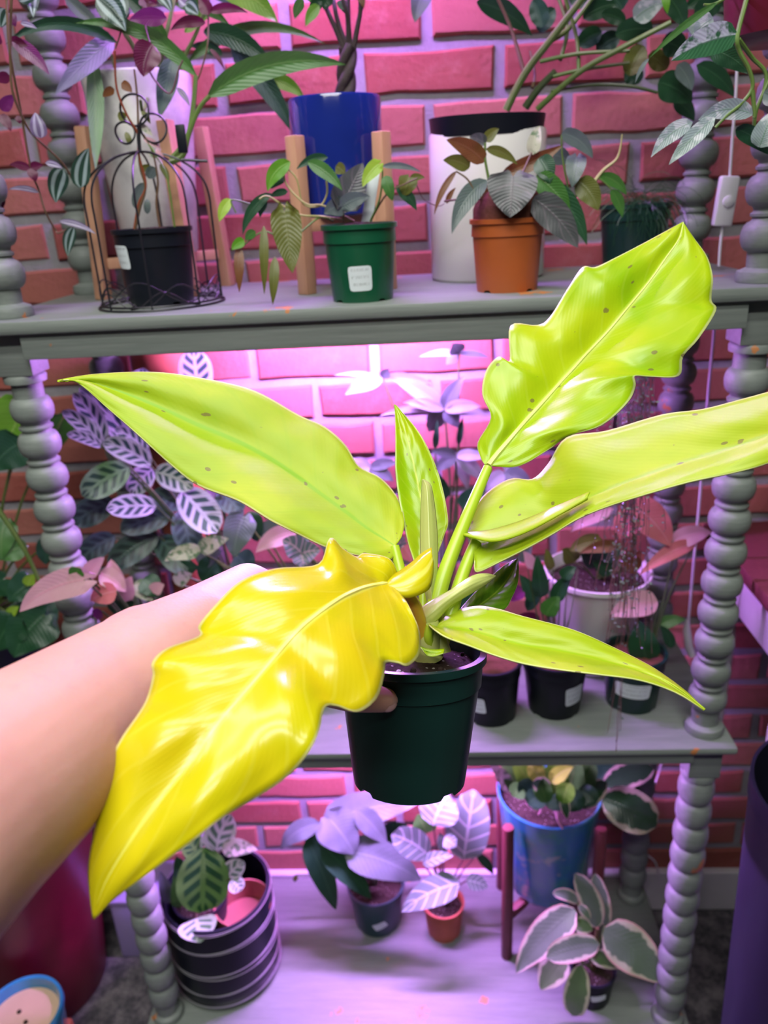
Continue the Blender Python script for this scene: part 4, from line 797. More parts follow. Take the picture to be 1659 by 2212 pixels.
# --- silver scindapsus hanging at the right from a dark red pot
Yh = -0.09
C = PY(1700, 97, -0.09); C.z = PY(1565, 97, -.09).z
sc = thing('hanging_scindapsus', C, 'silvery trailing vine in a dark red hanging pot at the top right corner', 'plant')
B().lathe([(0, 0), (0.050, 0), (0.055, 0.004), (0.064, 0.085), (0.066, 0.085), (0.066, 0.098), (0.063, 0.098), (0.055, 0.01)], C, 44).out('pot', 'burgundy_glaze', sc); soil(sc, C, .06, .088)
for a in (30, 150, 270):
    p = C + Vector((0.064 * math.cos(math.radians(a)), 0.064 * math.sin(math.radians(a)), 0.094)); B().tube([p, C + Vector((0, 0, 0.30))], 0.0009, 6).out('hanger_wire', 'black_wire', sc)
B().tube(smooth_path([C + Vector((0, 0, .30)), C + Vector((0, 0, .36)), Vector((C.x, -0.052, ZT + 0.002)), Vector((C.x, -0.03, ZT + .003)), Vector((C.x, 0.0, ZT + .0018))], 6), 0.0015, 8).out('hook', 'black_wire', sc)
for P in ([(1625, -60, Yh), (1612, 0, -.12), (1593, 76, -.14), (1597, 110, -.14), (1618, 150, -.14), (1625, 190, -.14), (1600, 225, -.14), (1570, 250, -.14), (1545, 276, -.14)], [(1595, 85, -.14), (1625, 125, -.13), (1655, 162, -.13), (1640, 225, -.13)], [(1665, 165, -.13), (1634, 236, -.13), (1629, 290, -.13), (1640, 310, -.13)], [(1625, 195, -.14), (1630, 245, -.14), (1628, 255, -.14)]):
    vine(sc, [PY(*p) for p in P], .0022, .0014, 'stem_green', 'stem', 8)
vine(sc, [PY(1620, -40, -.1), PY(1550, 6, -.1), PY(1520, 10, -.1)], .0016, .001, 'stem_green')
plant_leaves(sc, -.14, [(1591, 75, 1450, 131, 62, 'ovate', 'leaf_silver_half', 0, -.02, .06), (1535, 108, 1618, 160, 44, 'ovate', 'leaf_deep_green', .03, .02), (1496, 264, 1406, 340, 36, 'lance', 'leaf_silver', 0, -.01, .10), (1544, 254, 1444, 357, 36, 'lance', 'leaf_silver', -.01, -.02, .03), (1626, 248, 1508, 260, 42, 'lance', 'leaf_silver', 0, 0, .14), (1640, 318, 1670, 240, 50, 'ovate', 'leaf_silver', 0, 0), (1590, 278, 1660, 334, 36, 'ovate', 'leaf_deep_green', .01, .01), (1552, 4, 1400, 128, 16, 'lance', 'leaf_green', .03, .05, .04), (1402, 126, 1372, 180, 9, 'lance', 'leaf_grey_green', .05, .05), (1540, 40, 1500, 75, 40, 'ovate', 'leaf_silver', .05, .05), (1650, 200, 1690, 230, 40, 'ovate', 'leaf_silver')])
# --- white cord with inline switch
cord = thing('switch_cord', PY(1568, 435, .13), 'white lamp cord with a rocker switch box hanging beside the right post', 'cord')
vine(cord, [PY(1592, -80, .13), PY(1592, 150, .13), PY(1582, 300, .13), PY(1576, 388, .13)], .0018, .0018, 'cord_white', 'cord', 8)
vine(cord, [PY(1562, 480, .13), PY(1556, 530, .13), PY(1553, 575, .13)] , .0018, .0018, 'cord_white', 'cord', 8)
sw = B().box(PY(1567, 435, .13), (0.0235, 0.013, 0.0590), 0.003, Matrix.Rotation(0.07, 3, 'Y')).out('switch_box', 'cord_white', cord)
B().lathe([(0, 0.0), (0.007, 0), (0.0065, 0.002), (0.003, 0.0032), (0, 0.0034)], PY(1569, 435, .13) + Vector((0, -.0065, 0)), 20, Matrix.Rotation(math.pi / 2, 3, 'X')).out('rocker', 'cord_white', sw)
c2 = thing('lamp_cord', PY(1510, 1050, .16), 'white lamp cord dropping from the upper shelf to a plug near the right post', 'cord')
vine(c2, [PY(1543, 712, .16), PY(1530, 850, .16), PY(1514, 1050, .16), PY(1500, 1200, .16), PY(1487, 1345, .16)], .0021, .0021, 'cord_white', 'cord', 8)
B().tube([PY(1485, 1340, .16), PY(1484, 1362, .16), PY(1488, 1395, .155), PY(1496, 1418, .15)], [.003, .0062, .0068, .005], 10).out('plug', 'cord_white', c2)

# ================================================================== middle shelf
# --- calathea
C = Vector((-0.245, 0.15, Z2))
ca = thing('calathea', C, 'large calathea with silver and dark green herringbone leaves at the left of the middle shelf', 'plant')
nursery_pot(ca, C, 0.062, 0.048, 0.11, 'black_plastic', soilz=0.008)
Yc = 0.15; cc = C + Vector((0, 0, 0.1))
plant_leaves(ca, Yc, [(326, 1010, 172, 838, 54, 'ellip', 'leaf_calathea', -.02, -.01, .04), (225, 953, 158, 850, 44, 'ellip', 'leaf_calathea', -.05, -.05), (220, 962, 134, 888, 36, 'ellip', 'leaf_calathea', -.06, -.07), (222, 966, 144, 938, 26, 'ellip', 'leaf_calathea', -.06, -.08), (326, 1006, 222, 956, 50, 'ellip', 'leaf_calathea', -.05, -.06),
 (318, 978, 248, 927, 40, 'ellip', 'leaf_calathea', -.02, -.03), (335, 1020, 416, 1056, 58, 'ellip', 'leaf_calathea', -.05, -.07), (392, 1060, 470, 1150, 78, 'ellip', 'leaf_calathea', -.06, -.10, .03), (338, 1094, 230, 1100, 52, 'ellip', 'leaf_calathea', -.05, -.10, .04), (280, 1010, 178, 1072, 68, 'ellip', 'leaf_calathea_green', -.05, -.09, .05), (332, 1012, 285, 1068, 52, 'ellip', 'leaf_calathea', -.02, -.04),
 (418, 1078, 320, 1088, 60, 'ellip', 'leaf_calathea_dark', -.0, -.03), (368, 1117, 262, 1148, 56, 'ellip', 'leaf_calathea_dark', -.03, -.06), (248, 1085, 158, 1135, 62, 'ellip', 'leaf_calathea_dark', -.03, -.06), (342, 1158, 238, 1228, 62, 'ellip', 'leaf_calathea_dark', -.03, -.07), (392, 1100, 412, 1192, 62, 'ellip', 'leaf_calathea_dark', -.02, -.05), (430, 860, 418, 755, 72, 'ellip', 'leaf_calathea', .02, .05), (300, 900, 310, 795, 60, 'ellip', 'leaf_calathea', .03, .05), (340, 1160, 400, 1240, 60, 'ellip', 'leaf_calathea_dark', -.02, -.06), (250, 1160, 170, 1215, 55, 'ellip', 'leaf_calathea_dark', -.01, -.04), (400, 940, 380, 860, 60, 'ellip', 'leaf_calathea_dark', .04, .06), (470, 1060, 520, 1110, 56, 'ellip', 'leaf_calathea_dark', .02, .0)], crown=cc, stem='stem_dark')
# --- pink pot behind the calathea
C = Vector((-0.355, 0.255, Z2)); pk = thing('pink_planter', C, 'pale pink planter standing behind the calathea against the brick wall', 'pot')
B().lathe([(0, 0), (0.034, 0), (0.037, 0.003), (0.041, 0.45), (0.041, 0.53), (0.039, 0.53), (0.037, 0.45), (0.034, 0.02)], C, 36).out('planter', 'leaf_hot_pink' if False else 'terracotta', pk)
B().lathe([(0.0412, 0.50), (0.0435, 0.505), (0.0435, 0.528), (0.0415, 0.532)], C, 36).out('rim', 'terracotta', pk)
# --- grey and cream arrowhead, fittonia
C = Vector((-0.118, 0.11, Z2)); ah = thing('arrowhead_plant', C, 'cream and grey-green variegated arrowhead vine behind the forearm', 'plant')
nursery_pot(ah, C, 0.05, 0.040, 0.085, 'black_plastic'); cc = C + Vector((0, 0, .08)); Ya = 0.10
plant_leaves(ah, Ya, [(526, 1118, 506, 1204, 68, 'heart', 'leaf_grey_green', -.03, -.05), (540, 1105, 556, 1170, 44, 'ovate', 'leaf_deep_green', .0, .0), (432, 1192, 356, 1212, 36, 'ovate', 'leaf_cream', -.05, -.07, .12), (432, 1192, 494, 1164, 38, 'ovate', 'leaf_cream', -.05, -.06, .08), (642, 1150, 552, 1194, 44, 'lance', 'leaf_pink', -.03, -.05, .12), (560, 1160, 640, 1140, 50, 'ovate', 'leaf_grey_green', .0, .0), (430, 1220, 480, 1190, 40, 'ovate', 'leaf_grey_green', .0, .0), (470, 1215, 440, 1260, 60, 'ovate', 'leaf_deep_green', .0, -.01), (510, 1200, 540, 1240, 60, 'ovate', 'leaf_deep_green', .01, .0), (600, 1120, 570, 1080, 50, 'ovate', 'leaf_deep_green', .03, .03), (380, 1240, 430, 1225, 40, 'ovate', 'leaf_deep_green', .0, -.01), (380, 1262, 416, 1240, 34, 'ovate', 'leaf_cream', -.03, -.04)], crown=cc)
C = Vector((-0.018, 0.12, Z2)); fi = thing('fittonia', C, 'small lilac-pink veined fittonia just behind the held plant', 'plant')
nursery_pot(fi, C, 0.042, 0.033, 0.07, 'black_plastic'); cc = C + Vector((0, 0, .07))
plant_leaves(fi, .08, [(652, 1196, 610, 1166, 54, 'ovate', 'leaf_fittonia', -.03, -.03), (652, 1196, 692, 1190, 44, 'ovate', 'leaf_fittonia', -.03, -.03), (652, 1198, 656, 1226, 44, 'ovate', 'leaf_fittonia', -.03, -.04), (640, 1180, 670, 1150, 40, 'ovate', 'leaf_grey_green', -.01, .0), (700, 1190, 740, 1160, 50, 'ovate', 'leaf_grey_green', .0, .0), (870, 1180, 890, 1215, 40, 'ovate', 'leaf_hot_pink', .0, .0), (850, 1200, 875, 1160, 40, 'ovate', 'leaf_fittonia', .02, .02), (700, 1230, 720, 1260, 50, 'ovate', 'leaf_deep_green')], crown=cc)
# --- pink arrowhead at the left post
C = Vector((-0.355, 0.045, Z2)); pa = thing('pink_arrowhead', C, 'pink arrowhead vine leaning against the left front post', 'plant')
nursery_pot(pa, C, 0.045, 0.036, 0.075, 'black_plastic'); Yk = -0.02
cc = C + Vector((0, 0, .07))
plant_leaves(pa, Yk, [(182, 1252, 42, 1322, 66, 'heart', 'leaf_pink', -.03, -.05, .10), (187, 1250, 226, 1204, 34, 'ovate', 'leaf_pink', -.01, -.01), (215, 1238, 272, 1278, 44, 'ovate', 'leaf_pink', .0, .0), (248, 1286, 240, 1208, 52, 'ovate', 'leaf_pink', .03, .03), (252, 1278, 196, 1298, 48, 'ovate', 'leaf_hot_pink', -.01, -.01), (270, 1300, 285, 1245, 40, 'ovate', 'leaf_pink', .03, .03), (220, 1320, 200, 1340, 26, 'ovate', 'leaf_purple', .02, .02), (172, 1228, 160, 1252, 34, 'ovate', 'leaf_green', -.03, -.03), (330, 1280, 355, 1262, 30, 'ovate', 'leaf_pink', .04, .04), (250, 1330, 290, 1300, 60, 'ovate', 'leaf_deep_green', .04, .04), (310, 1250, 340, 1290, 50, 'ovate', 'leaf_deep_green', .05, .04), (290, 1260, 330, 1300, 40, 'ovate', 'leaf_cream', .05, .04)], crown=cc, stem='stem_dark')
# --- palmate plant in front of the lit wall
C = Vector((0.075, 0.185, Z2)); um = thing('umbrella_plant', C, 'thin-stemmed plant with star-shaped palmate leaves before the brightest bricks', 'plant')
nursery_pot(um, C, 0.055, 0.044, 0.10, 'dark_green_plastic'); cb = C + Vector((0, 0, .09)); Yu = .20
for (cx, cy, dy, tips) in ((960, 885, 0, ((1003, 812, 36), (1040, 878, 30), (1056, 896, 26), (926, 934, 42), (846, 818, 40), (820, 898, 18), (990, 925, 34), (870, 870, 26))),
                           (827, 817, .03, ((840, 796, 22), (745, 853, 36), (721, 811, 12), (935, 830, 22))), (991, 764, .02, ((978, 742, 38), (904, 771, 16), (964, 788, 24), (1058, 773, 16))),
                           (985, 985, -.02, ((940, 1020, 30), (1045, 1040, 34), (1060, 990, 26), (930, 975, 24), (1010, 1060, 30))), (800, 1010, .02, ((860, 1000, 26), (740, 1030, 30), (775, 1050, 26), (850, 1040, 30), (760, 990, 20))), (1090, 1020, .0, ((1150, 1050, 40), (1130, 980, 30), (1050, 1060, 34), (1110, 1085, 40)))):
    p = PY(cx, cy, Yu + dy); vine(um, [cb, cb.lerp(p, .5) + Vector((0.01, 0, .02)), p], .0022, .0013, 'stem_dark')
    plant_leaves(um, Yu + dy, [(cx, cy, tx, ty, w, 'lance', 'leaf_grey_green_lit' if i % 3 else 'leaf_grey_green', 0, random.uniform(-.03, .02), .06) for i, (tx, ty, w) in enumerate(tips)])
plant_leaves(um, Yu, [(960, 1080, 930, 1010, 40, 'ovate', 'leaf_deep_green', -.03, -.03), (1000, 1100, 1050, 1060, 50, 'ovate', 'leaf_deep_green', -.03, -.03), (1010, 1150, 1080, 1180, 60, 'ovate', 'leaf_deep_green', -.02, -.03), (990, 960, 1000, 900, 14, 'lance', 'leaf_deep_green', 0, 0), (940, 970, 945, 905, 14, 'lance', 'leaf_deep_green', 0, 0), (820, 1100, 780, 1060, 60, 'ovate', 'leaf_deep_green', .02, .02)], crown=cb, stem='stem_dark')
# --- black pots and labelled green pot on the right
C = Vector((0.139, 0.046, Z2)); k1 = thing('black_potted_plant', C, 'black pot of reddish bark mix partly hidden behind the held green pot', 'plant')
nursery_pot(k1, C, 0.0465, 0.038, 0.096, 'black_plastic', soilz=0.012, soilmat='coir_soil'); tag(k1, C, 0.0415, ang(-.021, .042), 0.022, 0.038, 0.026, slope=.09, tilt=.12)
vine(k1, [C + Vector((-.012, 0, .088)), C + Vector((-.014, -.005, .13)), C + Vector((-.010, -.005, .18))], .003, .0018, 'stem_brown')
plant_leaves(k1, .05, [(1010, 1330, 985, 1260, 60, 'ovate', 'leaf_deep_green', 0, 0), (1020, 1330, 1075, 1300, 50, 'ovate', 'leaf_deep_green', .0, .0), (1030, 1300, 1060, 1250, 50, 'ovate', 'leaf_deep_green', .02, .02)], crown=C + Vector((-.01, 0, .088)))
C = Vector((0.2365, 0.0605, Z2)); k2 = thing('black_potted_plant', C, 'dark stemmed plant in the black pot with a white label right of centre, middle shelf', 'plant')
nursery_pot(k2, C, 0.0500, 0.0385, 0.092, 'black_plastic', soilz=0.012, soilmat='coir_soil'); tag(k2, C, 0.0434, ang(.022, .042), 0.030, 0.043, 0.033, slope=.12, tilt=.06)
cc = C + Vector((0, 0, .082))
for i in range(7):
    x = 1150 + i * 12; vine(k2, [cc + Vector((random.uniform(-.015, .015), random.uniform(-.015, .015), 0)), PY(x + 10, 1330, .06), PY(x - 10 + i * 6, 1230, .06 + .01 * i)], .0014, .0008, 'stem_dark')
plant_leaves(k2, .06, [(1150, 1300, 1120, 1240, 30, 'lance', 'leaf_deep_green', 0, 0), (1170, 1290, 1160, 1200, 36, 'ovate', 'leaf_deep_green', 0, 0), (1200, 1300, 1235, 1240, 34, 'ovate', 'leaf_deep_green', 0, 0), (1180, 1330, 1210, 1290, 40, 'ovate', 'leaf_green', -.01, -.01), (1130, 1270, 1105, 1300, 34, 'ovate', 'leaf_purple', .0, .0), (1150, 1230, 1130, 1190, 24, 'lance', 'leaf_pink', 0, 0), (1160, 1350, 1120, 1330, 36, 'ovate', 'leaf_maroon', .02, .02), (1215, 1250, 1245, 1225, 30, 'ovate', 'leaf_deep_green', -.01, -.01), (1140, 1320, 1190, 1250, 30, 'lance', 'leaf_deep_green', .03, .03), (1190, 1230, 1180, 1185, 22, 'ovate', 'leaf_olive', .0, .0), (1130, 1215, 1150, 1175, 26, 'ovate', 'leaf_grey_green', .03, .03)])
C = Vector((0.355, 0.0700, Z2)); k3 = thing('pink_leaved_plant', C, 'pink-leaved plant in a dark green pot with a wide white label, by the right post', 'plant')
nursery_pot(k3, C, 0.0470, 0.0375, 0.088, 'dark_green_plastic', soilz=0.012, soilmat='coir_soil'); tag(k3, C, 0.0418, ang(-.010, .041), 0.052, 0.043, 0.026, slope=.11, tilt=-.05)
cc = C + Vector((0, 0, .078))
plant_leaves(k3, .08, [(1360, 1088, 1448, 1180, 74, 'ovate', 'leaf_hot_pink', .02, .0, .08), (1455, 1172, 1538, 1150, 44, 'ovate', 'leaf_pink', .02, .02), (1505, 1172, 1380, 1243, 34, 'lance', 'leaf_hot_pink', .02, -.02), (1420, 1300, 1316, 1332, 56, 'ovate', 'leaf_pink', -.01, -.03), (1325, 1100, 1232, 1150, 36, 'lance', 'leaf_pink', .04, .04, .1), (1345, 1180, 1250, 1196, 28, 'lance', 'leaf_copper', .03, .03), (1395, 1425, 1380, 1340, 66, 'ovate', 'leaf_deep_green', -.02, -.01), (1420, 1352, 1482, 1338, 28, 'lance', 'leaf_green', .02, .02), (1370, 1110, 1340, 1165, 60, 'ovate', 'leaf_hot_pink', .03, .02), (1300, 1170, 1230, 1190, 40, 'ovate', 'leaf_olive', .05, .05), (1450, 1400, 1425, 1350, 24, 'lance', 'leaf_deep_green', .0, .0)])
for P in ([(1395, 1440, .07), (1425, 1330, .08), (1455, 1200, .1)], [(1385, 1440, .07), (1380, 1350, .08), (1370, 1120, .1)], [(1380, 1440, .07), (1350, 1330, .08), (1325, 1110, .12)], [(1400, 1440, .07), (1440, 1300, .09), (1500, 1175, .1)], [(1405, 1440, .07), (1410, 1380, .07), (1420, 1302, .07)]):
    vine(k3, [PY(*p) for p in P], .0016, .0011, 'stem_dark')
C = Vector((0.318, 0.175, Z2)); wb = thing('white_basket_pot', C, 'flared white plastic pot with dark leaves standing behind the labelled pots', 'plant')
B().lathe([(0, 0), (0.045, 0), (0.048, 0.003), (0.079, 0.163), (0.083, 0.165), (0.083, 0.172), (0.079, 0.172), (0.075, 0.160), (0.045, 0.01)], C, 48).out('pot', 'white_ceramic', wb); soil(wb, C, .076, .152)
plant_leaves(wb, .175, [(1290, 1225, 1250, 1180, 44, 'ovate', 'leaf_deep_green', -.02, -.02), (1310, 1225, 1340, 1180, 44, 'ovate', 'leaf_deep_green', -.02, -.02), (1350, 1225, 1395, 1195, 44, 'ovate', 'leaf_copper', -.02, -.02), (1300, 1210, 1290, 1160, 50, 'ovate', 'leaf_olive', 0, 0), (1240, 1215, 1215, 1185, 40, 'ovate', 'leaf_olive', -.02, -.02), (1380, 1230, 1330, 1205, 40, 'ovate', 'leaf_copper', -.04, -.04), (1320, 1240, 1280, 1215, 36, 'ovate', 'leaf_deep_green', -.05, -.05)], crown=C + Vector((0, 0, .15)))
# --- hanging thread plant in front of the right half
top = PY(1395, 650, -.048); tp = thing('trailing_thread_plant', Vector((top.x, -.02, Z1)), 'wispy thread-like trailing plant hanging down the front at the right', 'plant')
b = B(); b2 = B(); random.seed(3)
for i in range(64):
    x0 = random.uniform(1355, 1420); y1 = random.uniform(1000, 1420) if i > 4 else random.uniform(1500, 1640); x1 = 1330 + random.gauss(10, 38) if y1 < 1450 else random.uniform(1315, 1375)
    Yq = -.052 - random.uniform(0, .03); n = 14; P = [Vector((top.x + (x0 - 1395) * .0006, -.02, Z1 + .001)), Vector((top.x + (x0 - 1395) * .0006, -.05, Z1 + .002))]
    for k in range(1, n + 1):
        t = k / n; P.append(PY(x0 + (x1 - x0) * t ** 1.3 + random.uniform(-5, 5), 690 + (y1 - 690) * t, Yq))
    P = smooth_path(P, 2); b.tube(P, 0.00038, 3, cap=False)
    for q in range(5, len(P)):
        if random.random() < .6:
            c = P[q]; d = Vector((random.uniform(-1, 1), random.uniform(-1, .3), random.uniform(-1, .4))).normalized() * random.uniform(.003, .007); e = d.orthogonal().normalized() * .0013
            b2.add([c, c + d * .5 + e, c + d, c + d * .5 - e], [(0, 1, 2, 3)])
b.out('strands', 'stem_brown', tp, kind='stuff'); b2.out('leaflets', 'leaf_grey_green', tp, kind='stuff')

# ================================================================== bottom shelf
# --- black pot with silver line bands, maranta
C = Vector((-0.352, 0.097, Z3)); lb = thing('banded_planter', C, 'black cylinder planter ringed with thin silver lines holding a patterned maranta', 'plant')
HB = 0.196; RB = 0.0985
B().lathe([(0, 0), (RB - .012, 0), (RB - .006, 0.003), (RB - .001, 0.012), (RB, 0.04), (RB, HB - .01), (RB - .002, HB), (RB - .007, HB), (RB - .008, HB - .01), (RB - .008, .02), (0, .02)], C, 72).out('planter', 'black_plastic', lb)
for z, t, ph in ((HB - .003, .0, 0), (HB - .006, .004, 1), (.150, .003, .5), (.146, .005, 2.0), (.141, .004, 3.4), (.092, .003, 1.2), (.087, .006, 2.6), (.082, .003, 4.0), (.047, .004, .3), (.042, .006, 1.9), (.018, .003, 1.0), (.014, .002, 2.2)):
    B().tube([Vector((C.x + (RB + .0004) * math.cos(a), C.y + (RB + .0004) * math.sin(a), z + t * math.sin(a * 1 + ph))) for a in [2 * math.pi * i / 72 for i in range(72)]], .0008, 5, closed=True).out('silver_band', 'silver_line', lb)
Ci = C + Vector((-.034, .002, .075)); nursery_pot(lb, Ci, .050, .040, .095, 'black_plastic', name='inner_pot')
B().lathe([(0, 0), (.045, 0), (.051, .085), (.0525, .085), (.0525, .09), (.049, .09), (.046, .05), (0, .05)], C + Vector((.046, -.005, .075)), 32).out('inner_pot', 'brown_plastic', lb)
Ym = 0.07; cc = Ci + Vector((0, 0, .09))
plant_leaves(lb, Ym, [(440, 1830, 437, 1970, 112, 'ellip', 'leaf_maranta', .0, -.03, .03), (468, 1838, 500, 1760, 66, 'ellip', 'leaf_white_maranta', .02, .03), (480, 1835, 556, 1836, 38, 'ovate', 'leaf_cream', .01, .0), (486, 1905, 528, 1862, 44, 'ellip', 'leaf_white_maranta', -.01, -.01), (424, 1984, 434, 2036, 84, 'ovate', 'leaf_white_maranta', -.045, -.075, .08), (366, 1950, 345, 1880, 30, 'ovate', 'leaf_grey_green', .0, .0), (390, 1960, 375, 1890, 34, 'lance', 'leaf_green', .0, .0), (450, 1850, 480, 1790, 50, 'ellip', 'leaf_white_maranta', .03, .04), (400, 1900, 380, 1850, 40, 'ovate', 'leaf_deep_green', .02, .02), (430, 1850, 400, 1800, 50, 'ellip', 'leaf_maranta', .03, .03), (500, 1900, 520, 1925, 36, 'ellip', 'leaf_white_maranta', -.02, -.03)], crown=cc, stem='stem_brown')
# --- green pot philodendron
C = Vector((-0.072, 0.197, Z3)); lg = thing('lilac_leaved_philodendron', C, 'philodendron with broad glossy grey-green leaves in a teal pot, bottom shelf centre', 'plant')
nursery_pot(lg, C, 0.0570, 0.0440, 0.098, 'teal_green_plastic', soilz=.014); tag(lg, C, 0.0490, ang(.008, .05), .027, .036, .018, slope=.13, tilt=.45)
cc = C + Vector((0, 0, .09)); Yl = .19
plant_leaves(lg, Yl, [(692, 1780, 606, 1836, 44, 'lance', 'leaf_grey_green', -.02, -.04, .16), (712, 1770, 766, 1846, 92, 'heart', 'leaf_grey_green', -.03, -.06, .06), (768, 1748, 836, 1824, 50, 'lance', 'leaf_grey_green', -.02, -.04, .05), (700, 1775, 904, 1735, 76, 'ovate', 'leaf_grey_green', .0, .03, .06), (664, 1812, 726, 1966, 54, 'ovate', 'leaf_deep_green', -.03, -.07, .03), (695, 1826, 802, 1942, 54, 'ovate', 'leaf_deep_green', -.05, -.08, .03), (745, 1838, 910, 1902, 82, 'ovate', 'leaf_grey_green', -.05, -.07, .08), (690, 1790, 670, 1830, 50, 'ovate', 'leaf_deep_green', -.02, -.03), (830, 1830, 880, 1780, 60, 'ovate', 'leaf_deep_green', .02, .03), (760, 1860, 830, 1890, 60, 'ovate', 'leaf_deep_green', -.02, -.02), (640, 1890, 636, 1905, 10, 'ovate', 'leaf_olive')], crown=cc, stem='stem_dark')
# --- small terracotta pot with white veined plant
C = Vector((0.0595, 0.172, Z3)); lt = thing('white_veined_plant', C, 'white-veined pale leafed plant in a small terracotta-red pot, bottom shelf', 'plant')
nursery_pot(lt, C, 0.0405, 0.0315, 0.074, 'terracotta', soilz=.012); cc = C + Vector((0, 0, .066)); Yt = .16
plant_leaves(lt, Yt, [(1001, 1856, 1024, 1706, 92, 'ellip', 'leaf_white_veined', .02, .05), (935, 1782, 968, 1716, 88, 'ellip', 'leaf_white_veined', .0, .03), (926, 1848, 846, 1802, 64, 'ellip', 'leaf_white_veined', -.02, -.04, .05), (914, 1866, 980, 1848, 30, 'ovate', 'leaf_white_veined', -.03, -.04), (992, 1908, 868, 1970, 62, 'ovate', 'leaf_white_veined', -.05, -.08, .10), (1008, 1902, 1054, 1918, 34, 'ovate', 'leaf_white_veined', .0, .0), (960, 1810, 985, 1830, 36, 'ovate', 'leaf_white_veined', -.01, -.02), (1030, 1845, 1066, 1890, 20, 'lance', 'leaf_deep_green', .03, .02), (950, 1800, 962, 1850, 22, 'lance', 'leaf_white_veined', .0, .0), (920, 1800, 900, 1760, 60, 'ovate', 'leaf_green', .03, .04)], crown=cc, stem='stem_purple')
# --- blue-teal pot on a dark red stand
C = Vector((0.2575, 0.190, Z3)); ls = thing('plant_stand', C, 'dark mahogany peg stand under the mottled teal-blue pot', 'stand')
for a in (-137, -47, 43, 133):
    ar = math.radians(a); p = C + Vector((math.cos(ar) * .112, math.sin(ar) * .112, 0))
    if p.y > .29: p.y = .285
    B().lathe([(0, 0), (.0098, 0), (.0105, .002), (.0105, .312), (.0095, .315), (0, .3155)], p, 18).out('leg', 'mahogany_wood', ls)
for a in (43, 133): B().box(C + Vector((0, 0, .103)), (.205, .014, .016), .001, Matrix.Rotation(math.radians(a), 3, 'Z')).out('crossbar', 'mahogany_wood', ls)
Cb = C + Vector((0, 0, .1115)); lbp = thing('teal_blue_planter', Cb, 'mottled teal and blue glazed pot of green rosette leaves on a mahogany stand', 'plant')
B().lathe([(0, 0), (.064, 0), (.070, .004), (.074, .012), (.0925, .202), (.0945, .214), (.0925, .217), (.089, .215), (.086, .20), (.066, .02)], Cb, 64).out('pot', 'teal_blue_glaze', lbp); soil(lbp, Cb, .086, .195)
cc = Cb + Vector((0, -.01, .19)); Yr = .17
plant_leaves(lbp, Yr, [(1300, 1725, 1418, 1784, 90, 'ellip', 'leaf_glossy_margin', -.02, -.05, .06), (1305, 1700, 1412, 1660, 56, 'ellip', 'leaf_glossy_margin', .02, .04), (1100, 1712, 1055, 1646, 30, 'lance', 'leaf_cream', -.02, -.02), (1160, 1750, 1110, 1640, 46, 'ellip', 'leaf_bright_green', -.04, -.02), (1180, 1740, 1150, 1636, 50, 'ellip', 'leaf_bright_green', -.04, -.02), (1200, 1745, 1200, 1640, 56, 'ellip', 'leaf_bright_green', -.05, -.03), (1220, 1750, 1245, 1640, 56, 'ellip', 'leaf_green', -.04, -.02), (1240, 1750, 1285, 1648, 50, 'ellip', 'leaf_green', -.04, -.02), (1255, 1745, 1310, 1690, 46, 'ellip', 'leaf_glossy_margin', -.04, -.03), (1120, 1720, 1085, 1650, 40, 'ellip', 'leaf_green', -.02, -.01), (1185, 1710, 1150, 1690, 36, 'ellip', 'leaf_glossy_margin', -.06, -.07), (1190, 1690, 1240, 1655, 34, 'lance', 'leaf_lime', -.05, -.05), (1170, 1690, 1140, 1650, 36, 'ellip', 'leaf_lime', -.05, -.04), (1250, 1690, 1270, 1640, 40, 'ellip', 'leaf_bright_green', -.02, .0), (1215, 1720, 1225, 1770, 22, 'lance', 'leaf_glossy_margin', -.07, -.09), (1290, 1690, 1345, 1650, 60, 'ellip', 'leaf_deep_green', .04, .05), (1330, 1720, 1380, 1700, 50, 'ellip', 'leaf_deep_green', .05, .05), (1150, 1720, 1120, 1690, 44, 'ellip', 'leaf_deep_green', -.05, -.05), (1130, 1700, 1108, 1720, 40, 'ellip', 'leaf_green', -.05, -.06), (1180, 1715, 1140, 1738, 46, 'ellip', 'leaf_deep_green', -.06, -.07), (1200, 1715, 1200, 1752, 46, 'ellip', 'leaf_deep_green', -.06, -.08), (1225, 1710, 1250, 1752, 50, 'ellip', 'leaf_deep_green', -.06, -.08), (1250, 1705, 1285, 1738, 46, 'ellip', 'leaf_deep_green', -.05, -.07), (1160, 1680, 1180, 1735, 40, 'ellip', 'leaf_green', -.06, -.08), (1230, 1690, 1215, 1735, 40, 'ellip', 'leaf_bright_green', -.06, -.08)])
for P in ([(1160, 1730, .12), (1170, 1745, .11), (1163, 1760, .105)], [(1200, 1745, .11), (1205, 1770, .10), (1215, 1790, .095)], [(1145, 1725, .12), (1140, 1735, .115), (1150, 1745, .11)]):
    vine(lbp, [PY(*p) for p in P], .003, .0018, 'leaf_pink', 'root', 6)
